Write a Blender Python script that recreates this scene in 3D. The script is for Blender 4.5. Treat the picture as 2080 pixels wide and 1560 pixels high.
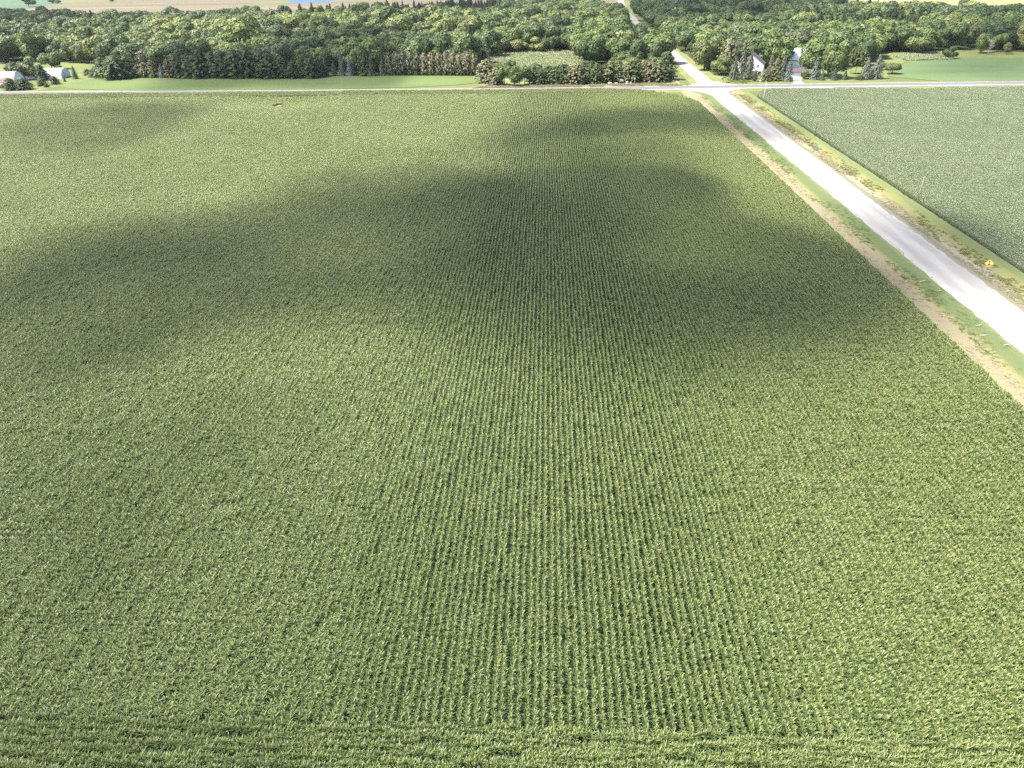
import bpy, bmesh, math, random
import numpy as np

# ---------------------------------------------------------------- camera, sky, sun, exposure
for o in list(bpy.data.objects):
    bpy.data.objects.remove(o)
SC = bpy.context.scene
COL = SC.collection
from mathutils import Matrix, Vector
CAM_H = 61.0
def make_camera():
    p, y, r = math.radians(30.6), math.radians(2.85), math.radians(-1.0)
    f = Vector((-math.sin(y)*math.cos(p), math.cos(y)*math.cos(p), -math.sin(p)))
    r0 = Vector((math.cos(y), math.sin(y), 0)); u0 = r0.cross(f)
    R = r0*math.cos(r)+u0*math.sin(r); U = -r0*math.sin(r)+u0*math.cos(r)
    cd = bpy.data.cameras.new('camera'); co = bpy.data.objects.new('camera', cd); COL.objects.link(co)
    m = Matrix((R, U, -f)).transposed().to_4x4(); m.translation = (0, 0, CAM_H)
    co.matrix_world = m
    cd.sensor_width = 36; cd.lens = 1460/2080*36; cd.clip_start = .5; cd.clip_end = 30000
    SC.camera = co
make_camera()
SUN = Vector((-.56, -.12, .82)).normalized()          # direction towards the sun
wd = bpy.data.worlds.new('World'); SC.world = wd; wd.use_nodes = True
wn = wd.node_tree.nodes; wn.clear()
sky = wn.new('ShaderNodeTexSky'); sky.sky_type = 'NISHITA'; sky.sun_disc = False
sky.sun_elevation = math.asin(SUN.z); sky.sun_rotation = math.atan2(SUN.x, SUN.y) % (2*math.pi)
sky.air_density = 1.0; sky.dust_density = 1.6; sky.ozone_density = 1.0
bg = wn.new('ShaderNodeBackground'); bg.inputs[1].default_value = .093
wo = wn.new('ShaderNodeOutputWorld')
wd.node_tree.links.new(sky.outputs[0], bg.inputs[0]); wd.node_tree.links.new(bg.outputs[0], wo.inputs[0])
sl = bpy.data.lights.new('sun', 'SUN'); sl.energy = 4.6; sl.angle = math.radians(.53); sl.color = (1, .95, .86)
so = bpy.data.objects.new('sun', sl); COL.objects.link(so)
so.rotation_euler = SUN.to_track_quat('Z', 'Y').to_euler()
SC.view_settings.view_transform = 'Standard'; SC.view_settings.look = 'None'
SC.view_settings.gamma = 1; SC.view_settings.use_curve_mapping = False
SC.view_settings.exposure = 2.12
SC.render.engine = 'CYCLES'
SC.cycles.use_denoising = False
SC.cycles.max_bounces = 6; SC.cycles.diffuse_bounces = 3; SC.cycles.glossy_bounces = 2
SC.cycles.transmission_bounces = 3; SC.cycles.transparent_max_bounces = 6; SC.cycles.volume_bounces = 0
SC.cycles.use_adaptive_sampling = False

# ---------------------------------------------------------------- measured layout (metres, camera over x=0 y=0)
TREES = [
('broadleaf_tree', -331.0, 475.1, 12.0, 12.4, 0.12, 'dark rounded tree with bare lower trunk between the two arched sheds', 'trees round the old farm sheds'),
('broadleaf_tree', -322.0, 476.6, 14.2, 11.8, 0.55, 'olive round-topped tree standing in front of the long white shed', 'trees round the old farm sheds'),
('broadleaf_tree', -340.5, 524.9, 11.8, 12.9, 0.5, 'leafy two-toned tree behind the long white shed', 'trees round the old farm sheds'),
('broadleaf_tree', -315.4, 493.9, 6.2, 5.8, 0.1, 'dark bush against the end wall of the long white shed', 'trees round the old farm sheds'),
('pine_tree', -313.9, 471.7, 9.1, 6.2, 0.05, 'gloomy purple-black evergreen half hiding the long white shed', 'trees round the old farm sheds'),
('pine_tree', -308.3, 432.3, 6.6, 6.0, 0.15, 'bushy evergreen beside the road in front of the red shed', 'small evergreens planted on the farm lawn'),
('pine_tree', -301.5, 433.7, 6.4, 6.6, 0.15, 'broad evergreen beside the road next to the red shed corner', 'small evergreens planted on the farm lawn'),
('pine_tree', -299.9, 448.6, 4.9, 4.7, 0.3, 'green evergreen on the lawn with a tiny one at its foot', 'small evergreens planted on the farm lawn'),
('pine_tree', -293.7, 442.4, 2.2, 2.3, 0.3, 'tiny evergreen at the foot of a taller lawn evergreen', 'small evergreens planted on the farm lawn'),
('pine_tree', -295.4, 454.1, 4.7, 4.2, 0.2, 'round dark evergreen standing alone on the lawn below the shed end', 'small evergreens planted on the farm lawn'),
('spruce_tree', -295.5, 464.2, 2.8, 2.1, 0.3, 'very small thin spruce in pale grass on the lawn bank', 'small evergreens planted on the farm lawn'),
('spruce_tree', -296.0, 476.9, 7.7, 4.4, 0.4, 'slim upright spruce alone on the open farm lawn', 'small evergreens planted on the farm lawn'),
('pine_tree', -297.1, 492.5, 4.1, 3.8, 0.4, 'smaller of two round evergreens near the bushy pine clump', 'small evergreens planted on the farm lawn'),
('pine_tree', -288.1, 485.0, 4.9, 6.0, 0.25, 'larger of two round evergreens near the bushy pine clump', 'small evergreens planted on the farm lawn'),
('pine_tree', -279.1, 482.2, 12.0, 10.7, 0.35, 'first pine of the bushy clump west of the evergreen row', 'bushy pine clump at the end of the lawn'),
('pine_tree', -267.5, 474.8, 14.1, 13.0, 0.35, 'middle pine of the bushy clump west of the evergreen row', 'bushy pine clump at the end of the lawn'),
('pine_tree', -263.1, 481.0, 12.6, 11.2, 0.35, 'last pine of the bushy clump west of the evergreen row', 'bushy pine clump at the end of the lawn'),
('pine_tree', -256.8, 480.5, 8.0, 5.0, 0.75, 'first brownish evergreen counted eastward from the bushy pine clump', 'short brownish evergreens beside the bushy clump'),
('pine_tree', -252.2, 480.2, 9.2, 5.3, 0.75, 'second brownish evergreen counted eastward from the bushy pine clump', 'short brownish evergreens beside the bushy clump'),
('pine_tree', -246.9, 479.8, 10.3, 5.9, 0.75, 'third brownish evergreen counted eastward from the bushy pine clump', 'short brownish evergreens beside the bushy clump'),
('pine_tree', -236.0, 479.0, 10.8, 5.9, 0.75, 'fourth brownish evergreen counted eastward from the bushy pine clump', 'short brownish evergreens beside the bushy clump'),
('spruce_tree', -239.9, 477.1, 8.5, 5.3, 0.9, 'small silvery spruce among brownish evergreens beside the bushy clump', 'blue spruces in the evergreen row'),
('pine_tree', -228.8, 478.5, 14.7, 11.2, 0.15, 'first dark green pine eastward in the tall row behind the lawn', 'dark pines in the row behind the lawn'),
('pine_tree', -221.6, 478.0, 14.1, 9.9, 0.32, 'second dark green pine eastward in the tall row behind the lawn', 'dark pines in the row behind the lawn'),
('pine_tree', -213.5, 475.2, 16.8, 11.1, 0.22, 'third dark green pine eastward in the tall row behind the lawn', 'dark pines in the row behind the lawn'),
('pine_tree', -206.7, 476.9, 14.6, 9.2, 0.45, 'fourth dark green pine eastward in the tall row behind the lawn', 'dark pines in the row behind the lawn'),
('pine_tree', -199.6, 476.4, 15.1, 11.1, 0.15, 'fifth dark green pine eastward in the tall row behind the lawn', 'dark pines in the row behind the lawn'),
('pine_tree', -191.0, 473.6, 16.2, 11.0, 0.32, 'sixth dark green pine eastward in the tall row behind the lawn', 'dark pines in the row behind the lawn'),
('pine_tree', -183.5, 475.2, 16.2, 11.0, 0.22, 'seventh dark green pine eastward in the tall row behind the lawn', 'dark pines in the row behind the lawn'),
('pine_tree', -177.3, 476.9, 14.0, 9.2, 0.45, 'eighth dark green pine eastward in the tall row behind the lawn', 'dark pines in the row behind the lawn'),
('pine_tree', -169.4, 472.0, 15.0, 11.6, 0.15, 'ninth dark green pine eastward in the tall row behind the lawn', 'dark pines in the row behind the lawn'),
('pine_tree', -161.5, 471.5, 12.2, 7.9, 0.32, 'tenth dark green pine eastward in the tall row behind the lawn', 'dark pines in the row behind the lawn'),
('pine_tree', -153.6, 468.8, 10.5, 6.6, 0.22, 'eleventh dark green pine eastward in the tall row behind the lawn', 'dark pines in the row behind the lawn'),
('pine_tree', -149.6, 470.6, 10.5, 6.1, 0.45, 'twelfth dark green pine eastward in the tall row behind the lawn', 'dark pines in the row behind the lawn'),
('pine_tree', -143.0, 470.1, 11.6, 9.1, 0.15, 'thirteenth dark green pine eastward in the tall row behind the lawn', 'dark pines in the row behind the lawn'),
('pine_tree', -139.5, 474.1, 11.2, 6.7, 0.32, 'fourteenth dark green pine eastward in the tall row behind the lawn', 'dark pines in the row behind the lawn'),
('spruce_tree', -136.3, 478.2, 12.1, 5.8, 0.8, 'blue-grey spruce west of a short dark spruce in the evergreen row', 'blue spruces in the evergreen row'),
('spruce_tree', -130.9, 477.8, 9.0, 4.9, 0.3, 'short dark spruce between two blue-grey spruces in the evergreen row', 'blue spruces in the evergreen row'),
('spruce_tree', -125.8, 477.4, 14.8, 5.2, 0.9, 'tall narrow pale blue spruce in the evergreen row', 'blue spruces in the evergreen row'),
('spruce_tree', -120.8, 477.1, 11.2, 5.8, 1.0, 'palest silver-blue spruce in the evergreen row', 'blue spruces in the evergreen row'),
('pine_tree', -117.4, 481.2, 11.3, 6.2, 0.15, 'dark pine just east of the palest silver-blue spruce', 'dark pines in the row behind the lawn'),
('pine_tree', -111.5, 478.6, 15.9, 7.4, 0.4, 'tall columnar green pine east of the blue spruces', 'dark pines in the row behind the lawn'),
('spruce_tree', -107.0, 476.0, 11.7, 7.0, 0.45, 'green cone-shaped spruce in front of the tall columnar pine', 'blue spruces in the evergreen row'),
('spruce_tree', -100.6, 477.7, 10.6, 6.1, 0.5, 'light green spruce where the brownish cedars begin', 'blue spruces in the evergreen row'),
('cedar_tree', -95.8, 478.5, 12.8, 5.8, 0.25, 'first dull dark cedar eastward in the row behind the lawn', 'brownish cedars at the east end of the row'),
('cedar_tree', -91.4, 478.1, 13.1, 5.8, 0.35, 'second dull dark cedar eastward in the row behind the lawn', 'brownish cedars at the east end of the row'),
('cedar_tree', -87.4, 477.8, 13.6, 6.1, 0.25, 'third dull dark cedar eastward in the row behind the lawn', 'brownish cedars at the east end of the row'),
('cedar_tree', -82.7, 477.5, 13.1, 6.1, 0.35, 'fourth dull dark cedar eastward in the row behind the lawn', 'brownish cedars at the east end of the row'),
('cedar_tree', -78.6, 477.2, 13.1, 6.1, 0.25, 'fifth dull dark cedar eastward in the row behind the lawn', 'brownish cedars at the east end of the row'),
('cedar_tree', -74.0, 476.8, 12.8, 6.1, 0.85, 'sixth rusty olive cedar eastward in the row behind the lawn', 'brownish cedars at the east end of the row'),
('cedar_tree', -69.1, 476.5, 13.0, 6.1, 0.75, 'seventh rusty olive cedar eastward in the row behind the lawn', 'brownish cedars at the east end of the row'),
('cedar_tree', -65.0, 476.2, 12.7, 5.8, 0.85, 'eighth rusty olive cedar eastward in the row behind the lawn', 'brownish cedars at the east end of the row'),
('cedar_tree', -60.7, 475.8, 12.7, 6.1, 0.75, 'ninth rusty olive cedar eastward in the row behind the lawn', 'brownish cedars at the east end of the row'),
('cedar_tree', -56.4, 475.5, 12.4, 6.1, 0.85, 'tenth rusty olive cedar eastward in the row behind the lawn', 'brownish cedars at the east end of the row'),
('cedar_tree', -51.8, 475.2, 12.7, 6.1, 0.75, 'eleventh rusty olive cedar eastward in the row behind the lawn', 'brownish cedars at the east end of the row'),
('cedar_tree', -47.6, 474.8, 13.2, 6.3, 0.85, 'twelfth rusty olive cedar eastward in the row behind the lawn', 'brownish cedars at the east end of the row'),
('cedar_tree', -43.3, 474.5, 12.1, 5.7, 0.75, 'thirteenth rusty olive cedar eastward in the row behind the lawn', 'brownish cedars at the east end of the row'),
('pine_tree', -33.6, 444.3, 12.5, 9.7, 0.7, 'bushy reddish pine where the lawn ends by the road', 'trees at the roadside corner plantation'),
('pine_tree', -27.6, 434.5, 9.7, 7.2, 0.75, 'low reddish pine at the west end of the roadside plantation', 'trees at the roadside corner plantation'),
('broadleaf_tree', -22.9, 430.6, 11.1, 7.7, 0.42, 'western leafy green tree of three by the reddish roadside pines', 'trees at the roadside corner plantation'),
('broadleaf_tree', -17.1, 430.2, 10.1, 8.3, 0.42, 'middle leafy green tree of three by the reddish roadside pines', 'trees at the roadside corner plantation'),
('broadleaf_tree', -11.4, 433.5, 10.7, 7.8, 0.42, 'eastern leafy green tree of three by the reddish roadside pines', 'trees at the roadside corner plantation'),
('pine_tree', -6.5, 434.8, 10.0, 6.8, 0.5309551828587147, 'first young pine eastward in the roadside plantation beside the crossing', 'young pines in the roadside plantation'),
('pine_tree', -2.3, 433.9, 8.2, 6.5, 0.27830696181545644, 'second young pine eastward in the roadside plantation beside the crossing', 'young pines in the roadside plantation'),
('pine_tree', 1.6, 437.4, 9.5, 8.0, 0.4031680054563864, 'third young pine eastward in the roadside plantation beside the crossing', 'young pines in the roadside plantation'),
('pine_tree', 5.7, 435.6, 8.2, 7.7, 0.392588845799106, 'fourth young pine eastward in the roadside plantation beside the crossing', 'young pines in the roadside plantation'),
('pine_tree', 9.4, 437.1, 10.5, 7.3, 0.33627725616122983, 'fifth young pine eastward in the roadside plantation beside the crossing', 'young pines in the roadside plantation'),
('pine_tree', 13.2, 435.5, 9.3, 6.6, 0.46338419165560685, 'sixth young pine eastward in the roadside plantation beside the crossing', 'young pines in the roadside plantation'),
('pine_tree', 17.6, 435.2, 10.6, 8.8, 0.7151629792112486, 'seventh young pine eastward in the roadside plantation beside the crossing', 'young pines in the roadside plantation'),
('pine_tree', 21.4, 438.7, 10.8, 7.7, 0.448860619684418, 'eighth young pine eastward in the roadside plantation beside the crossing', 'young pines in the roadside plantation'),
('pine_tree', 25.2, 437.9, 10.3, 6.7, 0.41048602582398797, 'ninth young pine eastward in the roadside plantation beside the crossing', 'young pines in the roadside plantation'),
('pine_tree', 28.7, 436.5, 10.7, 6.8, 0.4028876286429808, 'tenth young pine eastward in the roadside plantation beside the crossing', 'young pines in the roadside plantation'),
('pine_tree', 32.8, 439.2, 9.6, 7.6, 0.29797615282944256, 'eleventh young pine eastward in the roadside plantation beside the crossing', 'young pines in the roadside plantation'),
('pine_tree', 36.6, 439.0, 11.4, 8.3, 0.6301011070206703, 'twelfth young pine eastward in the roadside plantation beside the crossing', 'young pines in the roadside plantation'),
('pine_tree', 40.8, 439.2, 11.4, 7.0, 0.5650366284278813, 'thirteenth young pine eastward in the roadside plantation beside the crossing', 'young pines in the roadside plantation'),
('pine_tree', 44.4, 439.3, 9.5, 6.7, 0.7843814333954623, 'fourteenth young pine eastward in the roadside plantation beside the crossing', 'young pines in the roadside plantation'),
('pine_tree', 48.0, 438.7, 11.6, 8.3, 0.5112987358489373, 'fifteenth young pine eastward in the roadside plantation beside the crossing', 'young pines in the roadside plantation'),
('pine_tree', 52.4, 441.3, 9.8, 6.5, 0.33352354835469755, 'sixteenth young pine eastward in the roadside plantation beside the crossing', 'young pines in the roadside plantation'),
('pine_tree', 56.0, 441.4, 11.5, 6.5, 0.7736556836671645, 'seventeenth young pine eastward in the roadside plantation beside the crossing', 'young pines in the roadside plantation'),
('pine_tree', 59.8, 440.1, 12.1, 6.7, 0.7596991263395504, 'eighteenth young pine eastward in the roadside plantation beside the crossing', 'young pines in the roadside plantation'),
('pine_tree', 63.9, 439.8, 11.5, 8.7, 0.6596137778833977, 'nineteenth young pine eastward in the roadside plantation beside the crossing', 'young pines in the roadside plantation'),
('pine_tree', 69.0, 446.9, 15.4, 8.5, 0.3, 'dark layered pine at the corner beside the gravel road', 'tall trees at the plantation corner by the gravel road'),
('broadleaf_tree', 66.6, 471.6, 17.8, 12.5, 0.3, 'grey-green broad tree behind the corner pine', 'tall trees at the plantation corner by the gravel road'),
('broadleaf_tree', 76.8, 550.2, 13.0, 11.7, 0.65, 'olive tree leaning over the gravel road north of the crossing', 'tall trees at the plantation corner by the gravel road'),
('broadleaf_tree', 59.0, 499.4, 17.0, 11.9, 0.2, 'dark green tree in the middle of the corner plantation', 'tall trees at the plantation corner by the gravel road'),
('broadleaf_tree', 98.3, 486.8, 18.7, 14.0, 0.62, 'olive tree at the west end of the farmhouse lawn', 'trees round the white farmhouse'),
('broadleaf_tree', 106.6, 495.4, 19.6, 11.2, 0.7, 'tall thin-leaved tree behind the bright lawn tree by the farmhouse', 'trees round the white farmhouse'),
('broadleaf_tree', 104.3, 462.4, 10.6, 12.8, 0.5, 'bright low-branched tree on the lawn west of the farmhouse', 'trees round the white farmhouse'),
('cedar_tree', 110.6, 476.8, 19.4, 10.8, 0.72, 'brown-topped tall evergreen behind the bright lawn tree', 'trees round the white farmhouse'),
('spruce_tree', 106.5, 442.3, 12.7, 7.0, 0.45, 'wide spruce at the lawn edge west of the farmhouse', 'trees round the white farmhouse'),
('spruce_tree', 114.9, 459.5, 17.3, 7.8, 0.6, 'tall grey-brown spruce at the west corner of the farmhouse', 'trees round the white farmhouse'),
('spruce_tree', 115.5, 445.5, 14.8, 6.2, 0.55, 'grey-green spruce standing in front of the farmhouse gable', 'trees round the white farmhouse'),
('spruce_tree', 110.1, 440.2, 3.8, 3.0, 0.3, 'small dark spruce at the foot of the tall farmhouse spruces', 'trees round the white farmhouse'),
('broadleaf_tree', 112.9, 438.1, 3.3, 3.3, 0.15, 'low round bush below the spruce at the farmhouse gable', 'trees round the white farmhouse'),
('cedar_tree', 116.9, 437.8, 5.9, 2.8, 0.15, 'slim dark green arborvitae in front of the farmhouse porch', 'trees round the white farmhouse'),
('pine_tree', 122.8, 437.4, 6.6, 4.1, 0.68, 'low reddish-brown evergreen by the road before the porch', 'trees round the white farmhouse'),
('spruce_tree', 128.7, 450.4, 13.4, 6.2, 0.65, 'grey spruce against the east side of the farmhouse', 'trees round the white farmhouse'),
('pine_tree', 128.6, 438.9, 11.6, 4.7, 0.7, 'thin pinkish-brown pine between the farmhouse and the blue spruce', 'trees round the white farmhouse'),
('spruce_tree', 134.4, 446.1, 12.8, 6.2, 0.7, 'pale spruce just behind the dark blue spruce', 'trees round the white farmhouse'),
('spruce_tree', 135.0, 436.5, 10.8, 6.0, 0.85, 'dense dark blue spruce beside the driveway', 'trees round the white farmhouse'),
('broadleaf_tree', 132.7, 486.3, 16.5, 11.5, 0.25, 'dull dark tree right behind the farmhouse roof', 'trees round the white farmhouse'),
('broadleaf_tree', 142.3, 481.0, 20.0, 16.8, 0.5, 'big bright maple behind the farmhouse, west of the white barn', 'trees round the white farmhouse'),
('broadleaf_tree', 155.3, 456.5, 20.6, 17.1, 0.45, 'big bright maple hanging over the garage, east of the white barn', 'trees round the white farmhouse'),
('broadleaf_tree', 146.8, 445.2, 4.9, 4.7, 0.5, 'small light shrub beside the garage', 'trees round the white farmhouse'),
('spruce_tree', 151.6, 443.0, 11.7, 7.5, 0.8, 'reddish spruce with a bare stem east of the garage', 'trees round the white farmhouse'),
('broadleaf_tree', 163.5, 446.0, 20.2, 13.4, 0.55, 'tall pale-trunked tree above three small lawn spruces', 'trees round the white farmhouse'),
('spruce_tree', 154.4, 439.0, 5.1, 4.1, 0.4, 'small spruce nearest the garage of three on the lawn', 'trees round the white farmhouse'),
('spruce_tree', 160.7, 438.5, 6.8, 4.4, 0.4, 'tallest of three small spruces on the farmhouse lawn', 'trees round the white farmhouse'),
('spruce_tree', 167.2, 439.9, 5.1, 3.6, 0.4, 'small spruce farthest from the garage of three on the lawn', 'trees round the white farmhouse'),
('bare_pine_tree', 178.6, 463.0, 15.2, 5.8, 0.5, 'western grey-brown pine with bare pale stem east of the farmhouse', 'trees round the white farmhouse'),
('bare_pine_tree', 181.1, 462.0, 14.7, 5.8, 0.5, 'middle grey-brown pine with bare pale stem east of the farmhouse', 'trees round the white farmhouse'),
('bare_pine_tree', 184.1, 460.9, 14.1, 5.7, 0.5, 'eastern grey-brown pine with bare pale stem east of the farmhouse', 'trees round the white farmhouse'),
('spruce_tree', 178.9, 441.0, 11.6, 8.0, 0.7, 'broad grey-green spruce at the east end of the farmhouse grove', 'trees round the white farmhouse'),
('spruce_tree', 185.2, 442.5, 12.6, 8.6, 0.66, 'reddish-brown spruce at the east end of the farmhouse grove', 'trees round the white farmhouse'),
('pine_tree', 175.3, 439.4, 2.5, 4.4, 0.4, 'low sprawling evergreen below the end spruces of the grove', 'trees round the white farmhouse'),
('broadleaf_tree', 201.9, 461.2, 6.1, 8.3, 0.4, 'round shrub alone in the grass at the corner of the green field', 'trees along the smooth green field'),
('broadleaf_tree', 203.3, 478.3, 4.1, 4.8, 0.35, 'little bush tucked behind the end spruces of the grove', 'trees along the smooth green field'),
('broadleaf_tree', 256.9, 555.6, 12.9, 17.0, 0.55, 'wide sunlit tree at the wood edge above the weedy strip', 'trees along the smooth green field'),
('broadleaf_tree', 267.3, 529.1, 8.0, 8.8, 0.25, 'round dark tree standing forward at the far edge of the green field', 'trees along the smooth green field'),
('dead_tree', 299.4, 545.4, 10.3, 9.3, 0.5, 'bare grey dead tree at the far edge of the green field', 'trees along the smooth green field'),
('broadleaf_tree', 314.0, 549.8, 7.6, 5.0, 0.6, 'small lone lollipop tree east of the bare dead tree', 'trees along the smooth green field'),
('broadleaf_tree', 300.1, 557.1, 13.5, 8.9, 0.6, 'light green tree just west of the bare dead tree', 'trees along the smooth green field'),
('broadleaf_tree', 313.8, 561.7, 13.0, 8.9, 0.65, 'light green tree just east of the bare dead tree', 'trees along the smooth green field'),
('broadleaf_tree', 528.7, 1024.0, 4.3, 5.2, 0.45, 'first small round tree eastward in the far row by pale field', 'row of small trees by the far pale field'),
('broadleaf_tree', 532.8, 1018.9, 4.3, 5.1, 0.45, 'second small round tree eastward in the far row by pale field', 'row of small trees by the far pale field'),
('broadleaf_tree', 536.9, 1013.9, 4.3, 5.1, 0.45, 'third small round tree eastward in the far row by pale field', 'row of small trees by the far pale field'),
('broadleaf_tree', 546.4, 1019.7, 4.3, 5.1, 0.45, 'fourth small round tree eastward in the far row by pale field', 'row of small trees by the far pale field'),
('broadleaf_tree', 550.4, 1014.6, 4.3, 5.1, 0.45, 'fifth small round tree eastward in the far row by pale field', 'row of small trees by the far pale field'),
('broadleaf_tree', 554.3, 1009.7, 4.2, 5.1, 0.45, 'sixth small round tree eastward in the far row by pale field', 'row of small trees by the far pale field'),
('broadleaf_tree', 563.9, 1015.4, 4.3, 5.1, 0.45, 'seventh small round tree eastward in the far row by pale field', 'row of small trees by the far pale field'),
('broadleaf_tree', 567.8, 1010.4, 4.2, 5.1, 0.45, 'eighth small round tree eastward in the far row by pale field', 'row of small trees by the far pale field'),
('broadleaf_tree', 571.6, 1005.5, 4.2, 5.1, 0.45, 'ninth small round tree eastward in the far row by pale field', 'row of small trees by the far pale field'),
('broadleaf_tree', 581.2, 1011.2, 4.2, 5.1, 0.45, 'tenth small round tree eastward in the far row by pale field', 'row of small trees by the far pale field'),
('broadleaf_tree', 520.3, 1031.1, 8.1, 9.2, 0.5, 'taller tree at the west end of the far row of small trees', 'row of small trees by the far pale field'),
('broadleaf_tree', -923.9, 1414.2, 15.5, 22.9, 0.05, 'lone dark tree on the teal field above the woods', 'field trees far beyond the woods'),
('broadleaf_tree', -954.8, 1536.8, 9.3, 12.4, 0.1, 'western bush of two on the far field hedge line', 'field trees far beyond the woods'),
('broadleaf_tree', -941.9, 1533.2, 8.4, 13.3, 0.1, 'eastern bush of two on the far field hedge line', 'field trees far beyond the woods'),
('broadleaf_tree', -849.6, 1561.6, 6.0, 8.7, 0.1, 'tiny lone bush on the edge of the far tan field', 'field trees far beyond the woods'),
('broadleaf_tree', -217.5, 566.5, 29.6, 30.3, 0.74, 'biggest pale cottonwood, towering behind the middle of the dark pine row', 'big woodland trees behind the evergreen row'),
('broadleaf_tree', -260.4, 602.0, 20.0, 25.3, 0.76, 'pale yellow-green cottonwood left of the biggest pale cottonwood', 'big woodland trees behind the evergreen row'),
('broadleaf_tree', -198.5, 576.7, 23.6, 23.5, 0.58, 'tall mid-green tree right of the biggest pale cottonwood', 'big woodland trees behind the evergreen row'),
('broadleaf_tree', -267.1, 571.1, 20.4, 20.5, 0.72, 'pale leafy tree above the west end of the dark pine row', 'big woodland trees behind the evergreen row'),
('broadleaf_tree', -192.7, 636.8, 18.0, 23.3, 0.74, 'yellow-green tree behind the gap in the dark pines', 'big woodland trees behind the evergreen row'),
('broadleaf_tree', -167.7, 664.7, 19.4, 25.9, 0.76, 'rounded yellow-green tree behind the blue spruces', 'big woodland trees behind the evergreen row'),
('broadleaf_tree', -158.6, 561.0, 16.7, 19.9, 0.2, 'dark rounded tree just behind the blue spruces', 'big woodland trees behind the evergreen row'),
('broadleaf_tree', -131.9, 570.3, 16.9, 21.7, 0.24, 'dark wide tree behind the columnar green pine', 'big woodland trees behind the evergreen row'),
('broadleaf_tree', -113.9, 587.2, 16.0, 22.2, 0.3, 'dark wide tree behind the first cedars', 'big woodland trees behind the evergreen row'),
('broadleaf_tree', -102.7, 657.0, 17.7, 23.0, 0.6, 'light green domed tree behind the rusty cedars', 'big woodland trees behind the evergreen row'),
('broadleaf_tree', -112.7, 812.9, 17.9, 28.2, 0.62, 'pale feathery tree below the tall dark conifers', 'big woodland trees behind the evergreen row'),
('broadleaf_tree', -81.2, 714.2, 17.4, 28.4, 0.68, 'broad yellow-green tree behind the rusty cedars', 'big woodland trees behind the evergreen row'),
('broadleaf_tree', -57.9, 760.2, 18.4, 28.2, 0.55, 'domed tree near the top of the woods above the clearing', 'big woodland trees behind the evergreen row'),
('broadleaf_tree', -53.9, 581.1, 14.5, 18.3, 0.22, 'very dark rounded tree behind the east end of the cedars', 'big woodland trees behind the evergreen row'),
('broadleaf_tree', -267.6, 526.6, 14.2, 19.0, 0.78, 'bright yellow-green tree behind the short brownish evergreens', 'big woodland trees behind the evergreen row'),
('broadleaf_tree', -20.8, 597.1, 10.1, 16.4, 0.76, 'yellowish bushy tree at the back of the pale clearing, west one', 'big woodland trees behind the evergreen row'),
('broadleaf_tree', -7.4, 595.7, 10.8, 14.9, 0.8, 'yellowish bushy tree at the back of the pale clearing, east one', 'big woodland trees behind the evergreen row'),
('broadleaf_tree', 1.5, 594.8, 11.4, 9.7, 0.25, 'narrow dark tree at the back of the pale clearing', 'big woodland trees behind the evergreen row'),
('broadleaf_tree', 13.9, 659.0, 21.1, 18.8, 0.18, 'tall dark tree above the pale clearing', 'big woodland trees behind the evergreen row'),
('broadleaf_tree', 25.1, 573.1, 15.5, 18.6, 0.5, 'grey-green tree at the east end of the pale clearing', 'big woodland trees behind the evergreen row'),
('broadleaf_tree', 36.7, 542.7, 15.9, 13.6, 0.22, 'dark slender tree between the clearing and the corner plantation', 'big woodland trees behind the evergreen row'),
('broadleaf_tree', 38.1, 756.7, 20.7, 30.7, 0.55, 'wide pale green tree high in the woods above the clearing', 'big woodland trees behind the evergreen row'),
('broadleaf_tree', 55.1, 705.2, 18.6, 28.7, 0.5, 'wide green tree west of the hidden stretch of gravel road', 'big woodland trees behind the evergreen row'),
('broadleaf_tree', -407.3, 596.9, 16.7, 21.5, 0.58, 'large olive tree behind the red shed', 'big woodland trees behind the farm sheds'),
('broadleaf_tree', -414.6, 631.6, 16.8, 18.6, 0.3, 'dark-sided tree behind the long white shed', 'big woodland trees behind the farm sheds'),
('broadleaf_tree', -468.1, 726.9, 11.7, 22.2, 0.85, 'palest yellow tree in the woods above the sheds', 'big woodland trees behind the farm sheds'),
('broadleaf_tree', -401.5, 565.7, 17.2, 14.6, 0.2, 'dark tall tree at the picture edge above the red shed', 'big woodland trees behind the farm sheds'),
('broadleaf_tree', -347.7, 563.8, 14.5, 13.8, 0.55, 'two-toned tree at the back of the farm lawn, west of a pair', 'big woodland trees behind the farm sheds'),
('broadleaf_tree', -337.3, 559.9, 16.3, 13.0, 0.66, 'yellow-green tree at the back of the farm lawn', 'big woodland trees behind the farm sheds'),
('broadleaf_tree', -325.5, 556.0, 14.9, 12.2, 0.7, 'yellow-green tree nearest the bushy pine clump', 'big woodland trees behind the farm sheds'),
('broadleaf_tree', -363.2, 574.1, 14.7, 14.8, 0.15, 'dark tree at the back corner of the farm lawn', 'big woodland trees behind the farm sheds'),
('broadleaf_tree', -769.2, 1131.3, 11.3, 28.4, 0.1, 'dark domed tree on the skyline at the picture edge', 'big woodland trees behind the farm sheds'),
('broadleaf_tree', -641.8, 1049.4, 14.0, 26.3, 0.05, 'very dark domed tree on the skyline above the sheds', 'big woodland trees behind the farm sheds'),
('broadleaf_tree', 187.2, 696.4, 19.7, 28.1, 0.24, 'big dark-shadowed tree high behind the farmhouse', 'big woodland trees behind the farmhouse'),
('broadleaf_tree', 218.6, 730.2, 15.8, 26.7, 0.62, 'light green wide tree high behind the maples', 'big woodland trees behind the farmhouse'),
('broadleaf_tree', 284.2, 808.7, 19.9, 22.5, 0.5, 'grey-green rounded tree standing high above the wood', 'big woodland trees behind the farmhouse'),
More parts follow.
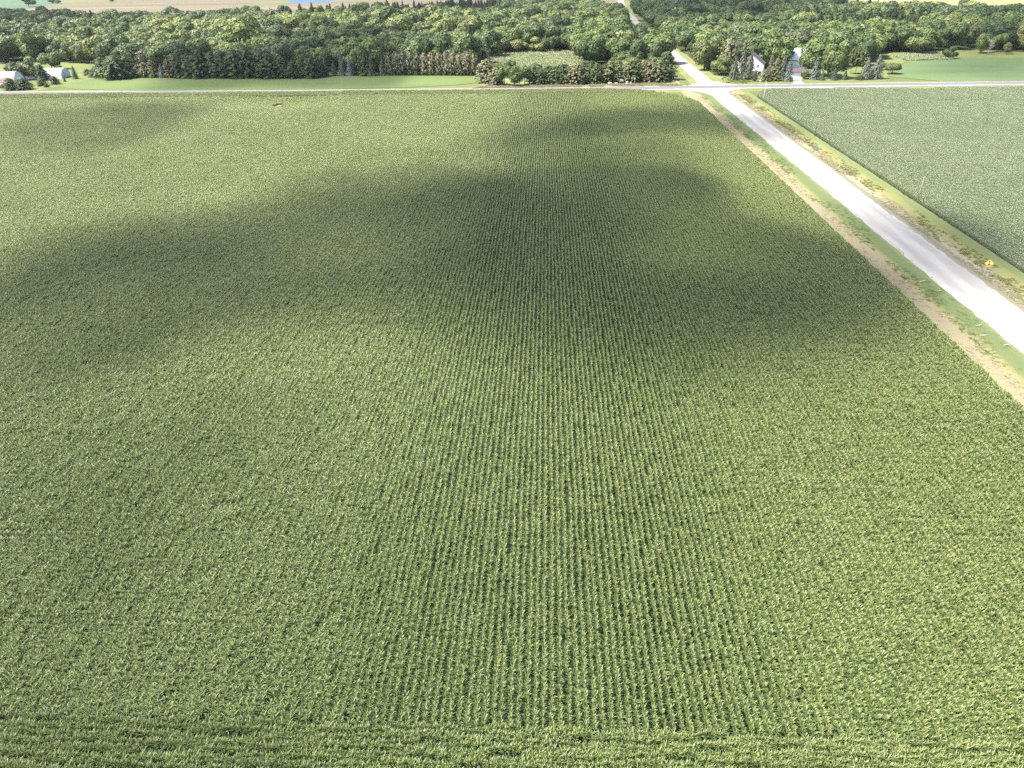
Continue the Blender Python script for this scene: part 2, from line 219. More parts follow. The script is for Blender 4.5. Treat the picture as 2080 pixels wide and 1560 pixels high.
('broadleaf_tree', 146.4, 658.7, 15.2, 25.1, 0.36, 'domed grey-green tree behind the olive lawn tree', 'big woodland trees behind the farmhouse'),
('broadleaf_tree', 116.2, 602.5, 16.1, 17.1, 0.66, 'pale tree on the east bank of the gravel road', 'big woodland trees behind the farmhouse'),
('broadleaf_tree', 103.9, 590.5, 14.5, 15.4, 0.3, 'dark tree at the bend of the grassy road bank', 'big woodland trees behind the farmhouse'),
('broadleaf_tree', 278.5, 741.6, 16.0, 22.5, 0.2, 'dark green tree right of the high rounded one', 'big woodland trees behind the farmhouse'),
('broadleaf_tree', 240.3, 602.3, 17.2, 19.9, 0.3, 'dark tree behind the end spruces of the grove', 'big woodland trees behind the farmhouse'),
('broadleaf_tree', 255.7, 587.1, 16.8, 21.6, 0.28, 'wide dark green tree above the weedy strip', 'big woodland trees behind the farmhouse'),
('broadleaf_tree', 288.2, 596.9, 13.1, 16.0, 0.2, 'dark tree between sunlit tree and forward round tree', 'big woodland trees behind the farmhouse'),
('broadleaf_tree', 297.0, 589.1, 12.9, 16.5, 0.66, 'yellow-green tree behind the forward round dark tree', 'big woodland trees behind the farmhouse'),
('broadleaf_tree', 311.8, 594.2, 16.2, 14.5, 0.4, 'tall green tree west of the light pair by the dead tree', 'big woodland trees behind the farmhouse')]
POLY = {
'west_woods': [(-440.3, 572.1), (-373.4, 569.0), (-320.9, 555.6), (-293.0, 508.6), (-161.2, 495.9), (-42.8, 491.2), (-37.2, 527.7), (-39.6, 586.0), (-17.9, 600.2), (29.4, 588.5), (24.2, 497.5), (-30.7, 497.2), (-31.3, 458.0), (67.3, 458.9), (75.6, 493.3), (88.1, 605.6), (93.8, 728.4), (96.8, 874.2), (103.1, 1067.8), (109.2, 1179.8), (-74.7, 1130.3), (-172.3, 1088.2), (-254.5, 1010.5), (-331.3, 974.5), (-416.6, 942.9), (-577.8, 970.9), (-660.1, 1043.9), (-744.5, 1068.7), (-793.7, 1059.7)],
'east_woods': [(112.8, 1026.0), (106.2, 801.9), (103.4, 672.5), (102.1, 584.1), (96.5, 493.9), (101.7, 488.8), (110.7, 474.6), (150.7, 491.7), (181.9, 477.8), (210.4, 518.5), (233.9, 567.1), (253.5, 565.0), (303.8, 585.0), (331.4, 559.9), (356.3, 557.2), (502.8, 801.6), (473.2, 806.9), (431.1, 772.0), (427.4, 848.3), (386.1, 932.1), (348.8, 983.6), (252.9, 1074.8), (133.9, 1225.3)],
'conifer_strip': [(-335.4, 959.3), (-252.3, 1001.4), (-169.1, 1067.4), (-74.7, 1130.3), (-58.5, 1025.0), (-54.8, 908.6), (-147.2, 925.3), (-214.8, 893.7), (-295.9, 866.7)],
'poplar_zone': [(-364.4, 742.0), (-228.5, 748.4), (-188.5, 824.7), (-73.8, 806.9), (-60.9, 660.0), (-154.3, 632.5), (-203.9, 586.6), (-295.8, 595.7)],
'meadow': [(-37.4, 502.5), (-40.0, 592.5), (-18.1, 607.0), (32.3, 594.8), (25.6, 492.7)],
'lawn': [(-292.6, 424.2), (-284.0, 484.7), (-279.7, 498.1), (-40.5, 482.0), (-31.9, 424.0)],
'farm_lawn': [(-343.0, 422.0), (-454.4, 570.4), (-375.3, 578.2), (-322.2, 561.5), (-278.2, 479.9), (-292.6, 424.2)],
'roadside_bank': [(-35.7, 420.8), (-35.7, 458.3), (76.1, 460.3), (75.2, 427.8)],
'house_lawn': [(95.2, 572.2), (82.9, 449.8), (93.3, 424.8), (184.5, 425.9), (219.1, 505.0), (236.2, 573.1), (159.7, 523.1), (106.7, 515.0)],
'green_field': [(184.6, 429.5), (230.0, 516.7), (277.3, 530.8), (377.6, 521.1), (315.6, 429.5)],
'field_edge': [(187.0, 442.4), (236.9, 579.4), (420.9, 585.0), (374.3, 516.2), (274.8, 525.6), (229.5, 511.6)],
'weedy_strip': [(236.1, 543.2), (234.1, 518.9), (266.0, 523.8), (280.9, 562.2), (255.5, 561.8)],
'right_margin': [(183.8, 424.1), (188.0, 434.7), (318.0, 433.0), (311.0, 422.6)],
'teal_field': [(-829.7, 924.2), (-4943.5, 5681.9), (-1894.4, 3093.4), (-933.7, 1531.0), (-889.6, 1361.8), (-868.1, 1252.0)],
'stubble_field': [(-843.8, 940.4), (-877.8, 1266.4), (-938.6, 1514.9), (-635.1, 1899.4), (164.0, 1701.9), (107.7, 1132.1), (-71.9, 1086.6), (-245.8, 974.9), (-403.2, 911.4), (-558.6, 937.4), (-704.4, 1009.2), (-790.3, 878.5)],
'far_green': [(-495.7, 1335.1), (-468.8, 1419.9), (-361.1, 1448.0), (-377.6, 1515.8), (-496.9, 1478.6), (-528.0, 1388.4)],
'lake': [(-444.5, 1421.3), (-406.7, 1419.0), (-375.5, 1469.6), (-393.3, 1664.3), (-561.6, 1675.6), (-477.7, 1490.7)],
'pale_field': [(345.9, 975.2), (589.7, 1581.5), (1182.5, 1579.8), (620.9, 811.9), (459.6, 790.7), (425.6, 761.5), (421.3, 835.8), (383.1, 924.6)],
'tan_strip': [(510.9, 1003.3), (650.4, 1009.3), (595.4, 920.8), (515.2, 929.8), (506.8, 966.5)],
'waterway': [(-151.7, 362.3), (-138.3, 372.7), (-119.0, 374.6), (-110.3, 369.9), (-116.5, 357.9), (-124.4, 345.4), (-132.0, 340.9), (-143.2, 346.3)],
'soil_bank': [(-132.4, 365.9), (-132.7, 371.3), (-130.7, 373.3), (-129.3, 369.8), (-130.5, 365.1)],
'driveway': [(131.1, 417.1), (137.7, 434.5), (142.6, 453.4), (148.6, 453.0), (143.0, 439.8), (141.3, 427.0), (142.2, 418.1)],
'field_entry': [(137.7, 416.7), (155.5, 420.7), (148.0, 404.4), (140.6, 403.3)],
'gravel_spot': [(92.0, 430.3), (95.4, 439.3), (97.7, 437.2), (98.1, 426.3)]}
SHADE = {
'main': (1.0, [(-50.6, 243.5), (-26.5, 251.9), (-1.0, 240.5), (27.5, 235.5), (39.6, 195.4), (59.1, 171.1), (73.2, 171.0), (71.5, 145.9), (55.2, 130.7), (33.9, 112.0), (21.0, 110.9), (-0.3, 121.4), (-24.5, 127.8), (-44.0, 127.6), (-58.0, 157.6), (-61.1, 206.0)]),
'left': (0.85, [(-120.0, 134.3), (-117.2, 167.9), (-103.9, 179.3), (-72.5, 187.4), (-54.0, 227.8), (-28.1, 196.0), (-20.5, 135.0), (-44.0, 127.6), (-60.6, 119.8), (-67.8, 105.3), (-77.4, 92.4), (-84.3, 84.2)]),
'road': (0.85, [(71.2, 190.7), (92.2, 209.2), (106.9, 205.0), (116.8, 190.3), (106.3, 154.6), (88.9, 146.0), (82.2, 151.6), (75.2, 160.8)]),
'north': (0.8, [(2.7, 312.8), (31.5, 340.7), (85.8, 340.6), (88.2, 311.5), (76.9, 277.6), (54.4, 282.6), (26.8, 283.4), (8.1, 282.3), (-36.6, 264.8), (-28.1, 289.6)]),
'nw': (0.45, [(-238.7, 333.5), (-226.3, 368.8), (-163.5, 361.5), (-145.7, 318.5), (-152.8, 271.9), (-185.2, 268.7)]),
'pines': (0.7, [(-216.3, 430.7), (-77.0, 420.0), (-110.5, 638.3), (-198.6, 650.3), (-187.1, 539.7), (-249.5, 508.5)]),
'bridge': (0.4, [(-44.7, 259.7), (8.2, 284.0), (57.2, 278.2), (49.6, 212.3), (26.9, 229.4), (-17.4, 242.8)]),
'strip': (0.8, [(-139.8, 847.4), (-52.6, 875.1), (-61.8, 1299.6), (-211.5, 1347.9)]),
'thin': (0.7, [(-88.2, 85.4), (-65.4, 100.3), (-43.1, 88.9), (-22.1, 62.8), (-20.3, 42.9), (-29.9, 27.5), (-47.0, 26.9)]),  # extra cloud, added to darken the near left of the field
'far': (0.6, [(69.8, 670.6), (170.2, 715.7), (304.4, 816.4), (505.4, 1376.9), (146.7, 1523.4)]),
'east': (0.45, [(228.7, 477.1), (269.5, 421.6), (521.2, 845.2), (371.3, 737.1)]),
'green': (0.4, [(208.7, 453.2), (275.8, 441.9), (290.8, 467.9), (223.9, 469.1)]),
'west': (0.6, [(-555.0, 777.2), (-797.4, 1130.1), (-655.0, 1097.6), (-484.0, 840.5)])}

V2 = lambda n: [Vector((a, b)) for a, b in POLY[n]]

# ---------------------------------------------------------------- helpers
RNG = np.random.RandomState(7)
random.seed(11)

def link(name, me, parent=None, mats=()):
    for m in mats:
        me.materials.append(m)
    o = bpy.data.objects.new(name, me); COL.objects.link(o)
    if parent: o.parent = parent
    return o
def tag(o, label=None, cat=None, group=None, kind=None):
    if label: o['label'] = label
    if cat: o['category'] = cat
    if group: o['group'] = group
    if kind: o['kind'] = kind
    return o
def thing(name, label, cat, loc=(0, 0, 0), rotz=0, group=None):
    o = bpy.data.objects.new(name, None); COL.objects.link(o)
    o.location = loc; o.rotation_euler = (0, 0, rotz); o.empty_display_size = .5
    return tag(o, label, cat, group)
def mesh(name, v, f, mi=None, smooth=False):
    me = bpy.data.meshes.new(name)
    me.from_pydata([tuple(map(float, p)) for p in v], [], [tuple(map(int, q)) for q in f])
    if mi is not None: me.polygons.foreach_set('material_index', np.asarray(mi, dtype=np.int32))
    if smooth: me.polygons.foreach_set('use_smooth', [True]*len(me.polygons))
    me.update(); return me
class MB:
    """collects boxes, tubes and prisms into one mesh"""
    def __init__(s): s.v = []; s.f = []; s.m = []
    def add(s, v, f, mi=0):
        b = len(s.v); s.v += [tuple(p) for p in v]; s.f += [tuple(b+i for i in q) for q in f]; s.m += [mi]*len(f); return s
    def box(s, x0, x1, y0, y1, z0, z1, mi=0):
        v = [(x0,y0,z0),(x1,y0,z0),(x1,y1,z0),(x0,y1,z0),(x0,y0,z1),(x1,y0,z1),(x1,y1,z1),(x0,y1,z1)]
        return s.add(v, [(0,3,2,1),(4,5,6,7),(0,1,5,4),(1,2,6,5),(2,3,7,6),(3,0,4,7)], mi)
    def tube(s, pts, rad, n=7, mi=0):
        pts = [Vector(p) for p in pts]; b = []; v = []; f = []
        for i, p in enumerate(pts):
            d = (pts[min(i+1, len(pts)-1)]-pts[max(i-1, 0)]).normalized()
            a = d.orthogonal().normalized(); c = d.cross(a)
            for k in range(n):
                t = 2*math.pi*k/n; v.append(p+(a*math.cos(t)+c*math.sin(t))*rad[i])
        for i in range(len(pts)-1):
            for k in range(n):
                f.append((i*n+k, i*n+(k+1) % n, (i+1)*n+(k+1) % n, (i+1)*n+k))
        f.append(tuple(range(n))[::-1]); f.append(tuple((len(pts)-1)*n+k for k in range(n)))
        return s.add(v, f, mi)
    def prism(s, prof, a0, a1, axis='y', mi=0):
        """extrude an x-z (or y-z) outline along y (or x)"""
        n = len(prof)
        P = (lambda u, w, t: (u, t, w)) if axis == 'y' else (lambda u, w, t: (t, u, w))
        v = [P(u, w, a0) for u, w in prof]+[P(u, w, a1) for u, w in prof]
        f = [(i, (i+1) % n, n+(i+1) % n, n+i) for i in range(n)]+[tuple(range(n))[::-1], tuple(range(n, 2*n))]
        return s.add(v, f, mi)
    def build(s, name, mats, parent=None, smooth=False):
        me = mesh(name, s.v, s.f, s.m, smooth)
        bm = bmesh.new(); bm.from_mesh(me); bmesh.ops.recalc_face_normals(bm, faces=bm.faces); bm.to_mesh(me); bm.free()
        return link(name, me, parent, mats if isinstance(mats, (list, tuple)) else [mats])

# ---------------------------------------------------------------- materials
def nt(name):
    m = bpy.data.materials.new(name); m.use_nodes = True
    t = m.node_tree; t.nodes.clear()
    return m, t, (lambda k, **a: _nd(t, k, a)), (lambda a, b: t.links.new(a, b))
def _nd(t, k, a):
    n = t.nodes.new(k)
    for kk, vv in a.items(): setattr(n, kk, vv)
    return n
def ramp(N, stops):
    r = N('ShaderNodeValToRGB'); e = r.color_ramp.elements
    while len(e) < len(stops): e.new(.5)
    for i, (p, c) in enumerate(stops): e[i].position = p; e[i].color = (*c, 1)
    return r
def noise(N, L, vec, scale, detail=3, rough=.55, stretch=(1, 1, 1)):
    n = N('ShaderNodeTexNoise'); n.inputs['Scale'].default_value = scale; n.inputs['Detail'].default_value = detail
    n.inputs['Roughness'].default_value = rough
    if stretch != (1, 1, 1):
        mp = N('ShaderNodeMapping'); mp.inputs['Scale'].default_value = stretch; L(vec, mp.inputs[0]); vec = mp.outputs[0]
    L(vec, n.inputs['Vector']); return n.outputs[0]
def mix(N, L, f, a, b, mode='MIX'):
    m = N('ShaderNodeMix', data_type='RGBA', blend_type=mode)
    if isinstance(f, (int, float)): m.inputs[0].default_value = f
    else: L(f, m.inputs[0])
    for s, q in ((6, a), (7, b)):
        if isinstance(q, tuple): m.inputs[s].default_value = (*q, 1)
        else: L(q, m.inputs[s])
    return m.outputs[2]
def mathn(N, L, op, a, b=0, c=None):
    m = N('ShaderNodeMath', operation=op)
    for i, q in enumerate((a, b) if c is None else (a, b, c)):
        if isinstance(q, (int, float)): m.inputs[i].default_value = q
        else: L(q, m.inputs[i])
    return m.outputs[0]
def finish(m, N, L, col, rough=.8, spec=.3, bump=None, dist=.05, trans=0, metal=0):
    b = N('ShaderNodeBsdfPrincipled'); o = N('ShaderNodeOutputMaterial')
    if isinstance(col, tuple): b.inputs['Base Color'].default_value = (*col, 1)
    else: L(col, b.inputs['Base Color'])
    b.inputs['Roughness'].default_value = rough; b.inputs['Specular IOR Level'].default_value = spec
    b.inputs['Metallic'].default_value = metal
    if bump is not None:
        bp = N('ShaderNodeBump'); bp.inputs['Strength'].default_value = .6; bp.inputs['Distance'].default_value = dist
        L(bump, bp.inputs['Height']); L(bp.outputs[0], b.inputs['Normal'])
    if trans:
        tr = N('ShaderNodeBsdfTranslucent'); mx = N('ShaderNodeMixShader'); mx.inputs[0].default_value = trans
        if isinstance(col, tuple): tr.inputs[0].default_value = (*col, 1)
        else: L(mix(N, L, .35, col, (.12, .15, .01)), tr.inputs[0])
        L(b.outputs[0], mx.inputs[1]); L(tr.outputs[0], mx.inputs[2]); L(mx.outputs[0], o.inputs[0])
    else:
        L(b.outputs[0], o.inputs[0])
    return m
def plain(name, c, var=.12, scale=3, rough=.6, spec=.35, metal=0, stretch=(1, 1, 1)):
    m, t, N, L = nt(name); tc = N('ShaderNodeTexCoord')
    n = noise(N, L, tc.outputs['Object'], scale, 4, .6, stretch)
    lo = tuple(x*(1-var*1.6) for x in c); hi = tuple(min(1, x*(1+var)) for x in c)
    r = ramp(N, [(.3, lo), (.7, hi)]); L(n, r.inputs[0])
    return finish(m, N, L, r.outputs[0], rough, spec, metal=metal)
def ground(name, big, fine=None, s_big=.03, s_fine=.8, k=.5, rough=.95, stretch=(1, 1, 1), bump=.05, spec=.1):
    """ground cover: large patches from one ramp, fine mottling from another"""
    m, t, N, L = nt(name); g = N('ShaderNodeNewGeometry'); P = g.outputs['Position']
    r = ramp(N, big); L(noise(N, L, P, s_big, 5, .6, stretch), r.inputs[0]); col = r.outputs[0]
    fn = noise(N, L, P, s_fine, 4, .7, stretch)
    if fine:
        r2 = ramp(N, fine); L(fn, r2.inputs[0]); col = mix(N, L, k, col, r2.outputs[0])
    return finish(m, N, L, col, rough, spec, bump=fn, dist=bump)

def leaf_material(name, stops, jit=.25, trans=.25, rough=.55, spec=.25, scale=.5):
    """foliage: colour picked by the plant's own 'tint', then varied through the crown"""
    m, t, N, L = nt(name)
    a = N('ShaderNodeAttribute', attribute_type='INSTANCER', attribute_name='tint')
    g = N('ShaderNodeNewGeometry'); P = g.outputs['Position']
    n1 = noise(N, L, P, scale, 2, .6); n2 = noise(N, L, P, scale*6, 1, .5)
    f = mathn(N, L, 'ADD', a.outputs['Fac'], mathn(N, L, 'MULTIPLY', mathn(N, L, 'SUBTRACT', n1, .5), jit*2))
    f = mathn(N, L, 'ADD', f, mathn(N, L, 'MULTIPLY', mathn(N, L, 'SUBTRACT', n2, .5), jit*1.6))
    r = ramp(N, stops); L(f, r.inputs[0])
    gp = ramp(N, [(.72, (0, 0, 0)), (.97, (.5, .5, .5))]); oi = N('ShaderNodeObjectInfo'); L(oi.outputs['Random'], gp.inputs[0])
    col = mix(N, L, gp.outputs[0], r.outputs[0], (.100, .098, .062)) if name == 'broadleaf_leaves' else r.outputs[0]
    return finish(m, N, L, col, rough, spec, trans=trans)

M = {}
M['broadleaf'] = leaf_material('broadleaf_leaves', [(0, (.032, .056, .020)), (.3, (.060, .092, .028)), (.55, (.100, .132, .038)), (.8, (.138, .162, .046)), (1, (.172, .180, .062))], jit=.10, trans=.22)
M['pine'] = leaf_material('pine_needles', [(0, (.030, .044, .019)), (.3, (.038, .056, .020)), (.55, (.070, .086, .032)), (.8, (.112, .105, .056)), (1, (.135, .112, .072))], jit=.12, trans=.1, spec=.1)
M['spruce'] = leaf_material('spruce_needles', [(0, (.022, .036, .020)), (.4, (.048, .068, .034)), (.65, (.085, .088, .058)), (.8, (.062, .080, .068)), (1, (.125, .145, .135))], jit=.1, trans=.08)
M['cedar'] = leaf_material('cedar_sprays', [(0, (.034, .048, .022)), (.3, (.060, .070, .032)), (.7, (.098, .100, .044)), (1, (.122, .102, .054))], jit=.2, trans=.12)
M['bark'] = plain('bark', (.10, .085, .07), .3, 4, .9, .1)
M['pale_bark'] = plain('pale_bark', (.30, .26, .23), .25, 4, .9, .1)

def corn_leaf(name, stops, rough, spec, trans):
    m, t, N, L = nt(name); g = N('ShaderNodeNewGeometry'); P = g.outputs['Position']; oi = N('ShaderNodeObjectInfo')
    big = noise(N, L, P, .018, 4, .6); mid = noise(N, L, P, .35, 2, .5); fine = noise(N, L, P, 5, 1, .5)
    f = mathn(N, L, 'ADD', mathn(N, L, 'MULTIPLY', big, .55), mathn(N, L, 'MULTIPLY', mid, .35))
    f = mathn(N, L, 'ADD', f, mathn(N, L, 'MULTIPLY', fine, .75))
    f = mathn(N, L, 'ADD', f, mathn(N, L, 'MULTIPLY', oi.outputs['Random'], .12))
    r = ramp(N, stops); L(mathn(N, L, 'SUBTRACT', f, .38), r.inputs[0])
    return finish(m, N, L, r.outputs[0], rough, spec, trans=trans)
M['corn_low'] = corn_leaf('corn_lower_leaves_gap_shade', [(.15, (.022, .046, .014)), (.5, (.040, .074, .024)), (.85, (.070, .110, .042))], .45, .5, .10)  # older leaf green, darkened further to paint shade into the row gaps
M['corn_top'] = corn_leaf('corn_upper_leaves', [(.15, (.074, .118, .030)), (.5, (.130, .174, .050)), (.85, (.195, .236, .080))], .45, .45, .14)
M['tassel'] = corn_leaf('corn_tassels', [(.2, (.24, .25, .10)), (.8, (.33, .335, .155))], .8, .1, .2)
M['stalk'] = plain('corn_stalk', (.11, .14, .045), .2, 3)
M['soy'] = corn_leaf('young_crop_leaves', [(.15, (.108, .136, .066)), (.5, (.158, .187, .098)), (.85, (.215, .240, .140))], .4, .5, .2)
M['soil'] = ground('field_soil', [(.3, (.036, .028, .020)), (.7, (.056, .044, .031))], None, .3, 3)

M['ground'] = ground('ground', [(.3, (.055, .075, .025)), (.5, (.085, .095, .035)), (.7, (.14, .125, .06))], [(.3, (.05, .07, .02)), (.7, (.12, .12, .05))], .004, .05)
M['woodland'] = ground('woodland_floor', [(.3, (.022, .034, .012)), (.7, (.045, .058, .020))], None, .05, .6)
M['lawn'] = ground('lawn', [(.3, (.058, .084, .027)), (.5, (.075, .103, .036)), (.72, (.100, .120, .046))], [(.3, (.06, .09, .028)), (.7, (.10, .13, .045))], .03, .5, .35, stretch=(.4, 1, 1))
M['farm_lawn'] = ground('farm_lawn', [(.3, (.070, .094, .028)), (.5, (.095, .115, .038)), (.72, (.15, .14, .065))], [(.3, (.06, .085, .028)), (.7, (.12, .13, .05))], .045, .5, .35)
M['green_field'] = ground('green_field', [(.3, (.058, .090, .036)), (.55, (.076, .108, .046)), (.75, (.108, .130, .060))], [(.3, (.06, .09, .034)), (.7, (.09, .12, .05))], .02, .6, .3, stretch=(.3, 1, 1))
M['rough_grass'] = ground('rough_grass', [(.3, (.080, .105, .034)), (.5, (.120, .132, .050)), (.7, (.19, .175, .095))], [(.3, (.075, .098, .03)), (.7, (.16, .155, .07))], .06, .8, .45)
M['meadow'] = ground('meadow', [(.3, (.165, .19, .095)), (.7, (.24, .25, .15))], [(.3, (.15, .17, .085)), (.7, (.25, .255, .16))], .08, .5, .4)
M['stubble'] = ground('stubble_field', [(.3, (.060, .070, .032)), (.44, (.088, .078, .048)), (.56, (.104, .084, .056)), (.70, (.17, .142, .094))], [(.3, (.075, .065, .043)), (.7, (.13, .105, .073))], .007, .05, .25, stretch=(.14, 2.4, 1))
M['teal'] = ground('teal_field', [(.3, (.042, .080, .045)), (.7, (.062, .10, .055))], [(.3, (.04, .075, .04)), (.7, (.065, .105, .055))], .006, .06, .4)  # crop green with the blue cast of distant haze painted in
M['pale_field'] = ground('pale_field', [(.3, (.13, .145, .06)), (.55, (.17, .17, .078)), (.75, (.22, .19, .11))], [(.3, (.12, .135, .055)), (.7, (.20, .18, .095))], .006, .06, .35, stretch=(.3, 1.8, 1))
M['tan'] = ground('tan_strip', [(.3, (.20, .165, .11)), (.7, (.28, .23, .16))], None, .02, .3)
M['bank'] = ground('soil_bank', [(.35, (.16, .085, .055)), (.6, (.36, .24, .16))], None, .4, 2)

def verge_material(name, stops, x0, x1, wob=.19):
    """roadside strip: the sown bands run along the road, their edges wander"""
    m, t, N, L = nt(name); g = N('ShaderNodeNewGeometry'); P = g.outputs['Position']
    sx = N('ShaderNodeSeparateXYZ'); L(P, sx.inputs[0])
    u = mathn(N, L, 'DIVIDE', mathn(N, L, 'SUBTRACT', sx.outputs[0], x0), x1-x0)
    a = noise(N, L, P, .16, 5, .65, (1, .22, 1)); b = noise(N, L, P, 1.3, 4, .7, (1, .4, 1))
    u = mathn(N, L, 'ADD', u, mathn(N, L, 'MULTIPLY', mathn(N, L, 'SUBTRACT', a, .5), wob*2))
    u = mathn(N, L, 'ADD', u, mathn(N, L, 'MULTIPLY', mathn(N, L, 'SUBTRACT', b, .5), wob*.9))
    r = ramp(N, stops); L(u, r.inputs[0])
    pt = ramp(N, [(.60, (0, 0, 0)), (.70, (1, 1, 1))]); L(noise(N, L, P, .11, 3, .6, (1, .5, 1)), pt.inputs[0])
    col = mix(N, L, mathn(N, L, 'MULTIPLY', pt.outputs[0], .22), r.outputs[0], (.122, .128, .05))
    fn = noise(N, L, P, 6, 4, .8); fr = ramp(N, [(.25, (.82, .82, .82)), (.75, (1.12, 1.12, 1.12))]); L(fn, fr.inputs[0])
    col = mix(N, L, 1., col, fr.outputs[0], 'MULTIPLY')
    return finish(m, N, L, col, .95, .1, bump=fn, dist=.12)
M['verge_w'] = verge_material('west_verge', [(0, (.135, .135, .06)), (.14, (.188, .164, .100)), (.40, (.178, .150, .095)), (.54, (.16, .15, .07)), (.68, (.090, .108, .044)), (.9, (.085, .108, .046)), (1, (.12, .13, .06))], 71.7, 84.2)
M['verge_e'] = verge_material('east_verge', [(0, (.16, .148, .115)), (.14, (.125, .122, .078)), (.28, (.20, .175, .125)), (.45, (.16, .145, .075)), (.60, (.150, .148, .055)), (.74, (.135, .14, .05)), (.84, (.100, .122, .052)), (1, (.105, .125, .056))], 93.6, 104.8)

def gravel_material():
    m, t, N, L = nt('pale_gravel'); g = N('ShaderNodeNewGeometry'); P = g.outputs['Position']
    sx = N('ShaderNodeSeparateXYZ'); L(P, sx.inputs[0])
    # packed wheel tracks and looser pale ridges run along the road
    w = mathn(N, L, 'SINE', mathn(N, L, 'MULTIPLY', mathn(N, L, 'ADD', sx.outputs[0], mathn(N, L, 'MULTIPLY', noise(N, L, P, .05, 2), .8)), 1.35))
    n1 = noise(N, L, P, .35, 4, .6, (1, .12, 1)); n2 = noise(N, L, P, 9, 4, .8)
    f = mathn(N, L, 'ADD', mathn(N, L, 'MULTIPLY', w, .05), mathn(N, L, 'MULTIPLY', n1, .75)); f = mathn(N, L, 'ADD', f, mathn(N, L, 'MULTIPLY', n2, .3))
    r = ramp(N, [(.25, (.155, .147, .138)), (.5, (.20, .191, .180)), (.75, (.27, .258, .243))]); L(f, r.inputs[0])
    return finish(m, N, L, r.outputs[0], .95, .15, bump=n2, dist=.02)
M['gravel'] = gravel_material()
M['asphalt'] = ground('worn_asphalt', [(.3, (.092, .085, .090)), (.7, (.118, .110, .114))], [(.3, (.088, .082, .087)), (.7, (.124, .116, .120))], .05, 1.5, .35, .9, (.15, 1, 1), .01, .2)
M['white_paint'] = plain('white_siding', (.78, .77, .74), .05, 1.2, .55, .3)
M['white_metal'] = plain('white_metal_sheet', (.74, .75, .77), .07, .8, .4, .5, 0)
M['grey_metal'] = plain('pale_grey_sheet', (.50, .54, .58), .08, .8, .45, .5)
M['red_metal'] = plain('faded_red_sheet', (.33, .15, .15), .12, .6, .4, .5)
M['shingle'] = plain('purple_brown_shingles', (.085, .058, .066), .2, 2.5, .85, .2)
M['pink_shingle'] = plain('sunbleached_shingles', (.34, .28, .27), .12, 2.5, .8, .2)
M['glass'] = plain('window_glass', (.05, .06, .075), .1, 2, .08, .6)
M['door_blue'] = plain('blue_grey_door', (.22, .28, .36), .08, 2)
M['dark'] = plain('opening_shade', (.04, .035, .035), .2, 2, .9, .1)
M['brown'] = plain('brown_boards', (.20, .12, .08), .2, 3, .8)
M['pole_wood'] = plain('weathered_pole', (.20, .185, .165), .18, 3, .9, .1, 0, (4, 4, .5))
M['pole_white'] = plain('bleached_pole', (.45, .43, .39), .1, 3, .9, .1, 0, (4, 4, .5))
M['pole_dark'] = plain('dark_pole', (.10, .085, .07), .2, 3, .9, .1)
M['steel'] = plain('galvanised_steel', (.32, .33, .34), .1, 6, .5, .5)
M['yellow'] = plain('sign_yellow', (.62, .55, .10), .04, 6, .45, .4)
M['red'] = plain('sign_red', (.50, .02, .025), .05, 6, .45, .4)
M['black'] = plain('sign_black', (.015, .015, .015), .1, 6, .5, .3)
M['blue'] = plain('sign_blue', (.06, .22, .55), .05, 6, .45, .4)
M['straw'] = plain('bleached_straw', (.30, .265, .20), .2, 2, .95, .05)

def water_material():
    m, t, N, L = nt('lake_water'); g = N('ShaderNodeNewGeometry')
    return finish(m, N, L, (.035, .08, .20), .65, .12, bump=noise(N, L, g.outputs['Position'], .35, 3), dist=.12)
M['water'] = water_material()
def tuft_material(name, stops):
    m, t, N, L = nt(name); g = N('ShaderNodeNewGeometry'); oi = N('ShaderNodeObjectInfo')
    f = mathn(N, L, 'ADD', mathn(N, L, 'MULTIPLY', noise(N, L, g.outputs['Position'], .12, 4, .65), .8), mathn(N, L, 'MULTIPLY', oi.outputs['Random'], .45))
    r = ramp(N, stops); L(mathn(N, L, 'SUBTRACT', f, .15), r.inputs[0])
    return finish(m, N, L, r.outputs[0], .8, .15, trans=.25)
M['tuft_olive'] = tuft_material('olive_weeds', [(.2, (.12, .14, .05)), (.5, (.17, .175, .068)), (.8, (.22, .205, .098))])
M['tuft_tan'] = tuft_material('dry_grass', [(.2, (.17, .165, .08)), (.5, (.23, .205, .12)), (.8, (.28, .235, .155))])
M['tuft_green'] = tuft_material('green_grass', [(.2, (.065, .095, .032)), (.5, (.09, .12, .042)), (.8, (.125, .14, .055))])
M['tuft_pale'] = tuft_material('pale_tall_grass', [(.2, (.19, .22, .10)), (.5, (.26, .28, .16)), (.8, (.34, .345, .22))])

# ---------------------------------------------------------------- ground, fields and roads
def sheet(name, pts, z, mat, label=None):
    me = bpy.data.meshes.new(name); bm = bmesh.new()
    vs = [bm.verts.new((p[0], p[1], z)) for p in pts]
    f = bm.faces.new(vs); f.normal_update()
    if f.normal.z < 0: f.normal_flip()
    bmesh.ops.triangulate(bm, faces=bm.faces[:]); bm.to_mesh(me); bm.free()
    o = link(name, me, None, [mat]); tag(o, label, None, None, 'structure'); return o
def rect(x0, x1, y0, y1): return [(x0, y0), (x1, y0), (x1, y1), (x0, y1)]
def soften(pts, n=3, amp=1.2, rng=np.random.RandomState(5)):
    """hand-drawn outline -> rounder, slightly wandering outline"""
    P = [np.array(p, float) for p in pts]
    for _ in range(n):
        Q = []
        for i in range(len(P)):
            a, b = P[i], P[(i+1) % len(P)]; Q += [a*.75+b*.25, a*.25+b*.75]
        P = Q
    return [p+rng.uniform(-amp, amp, 2) for p in P]

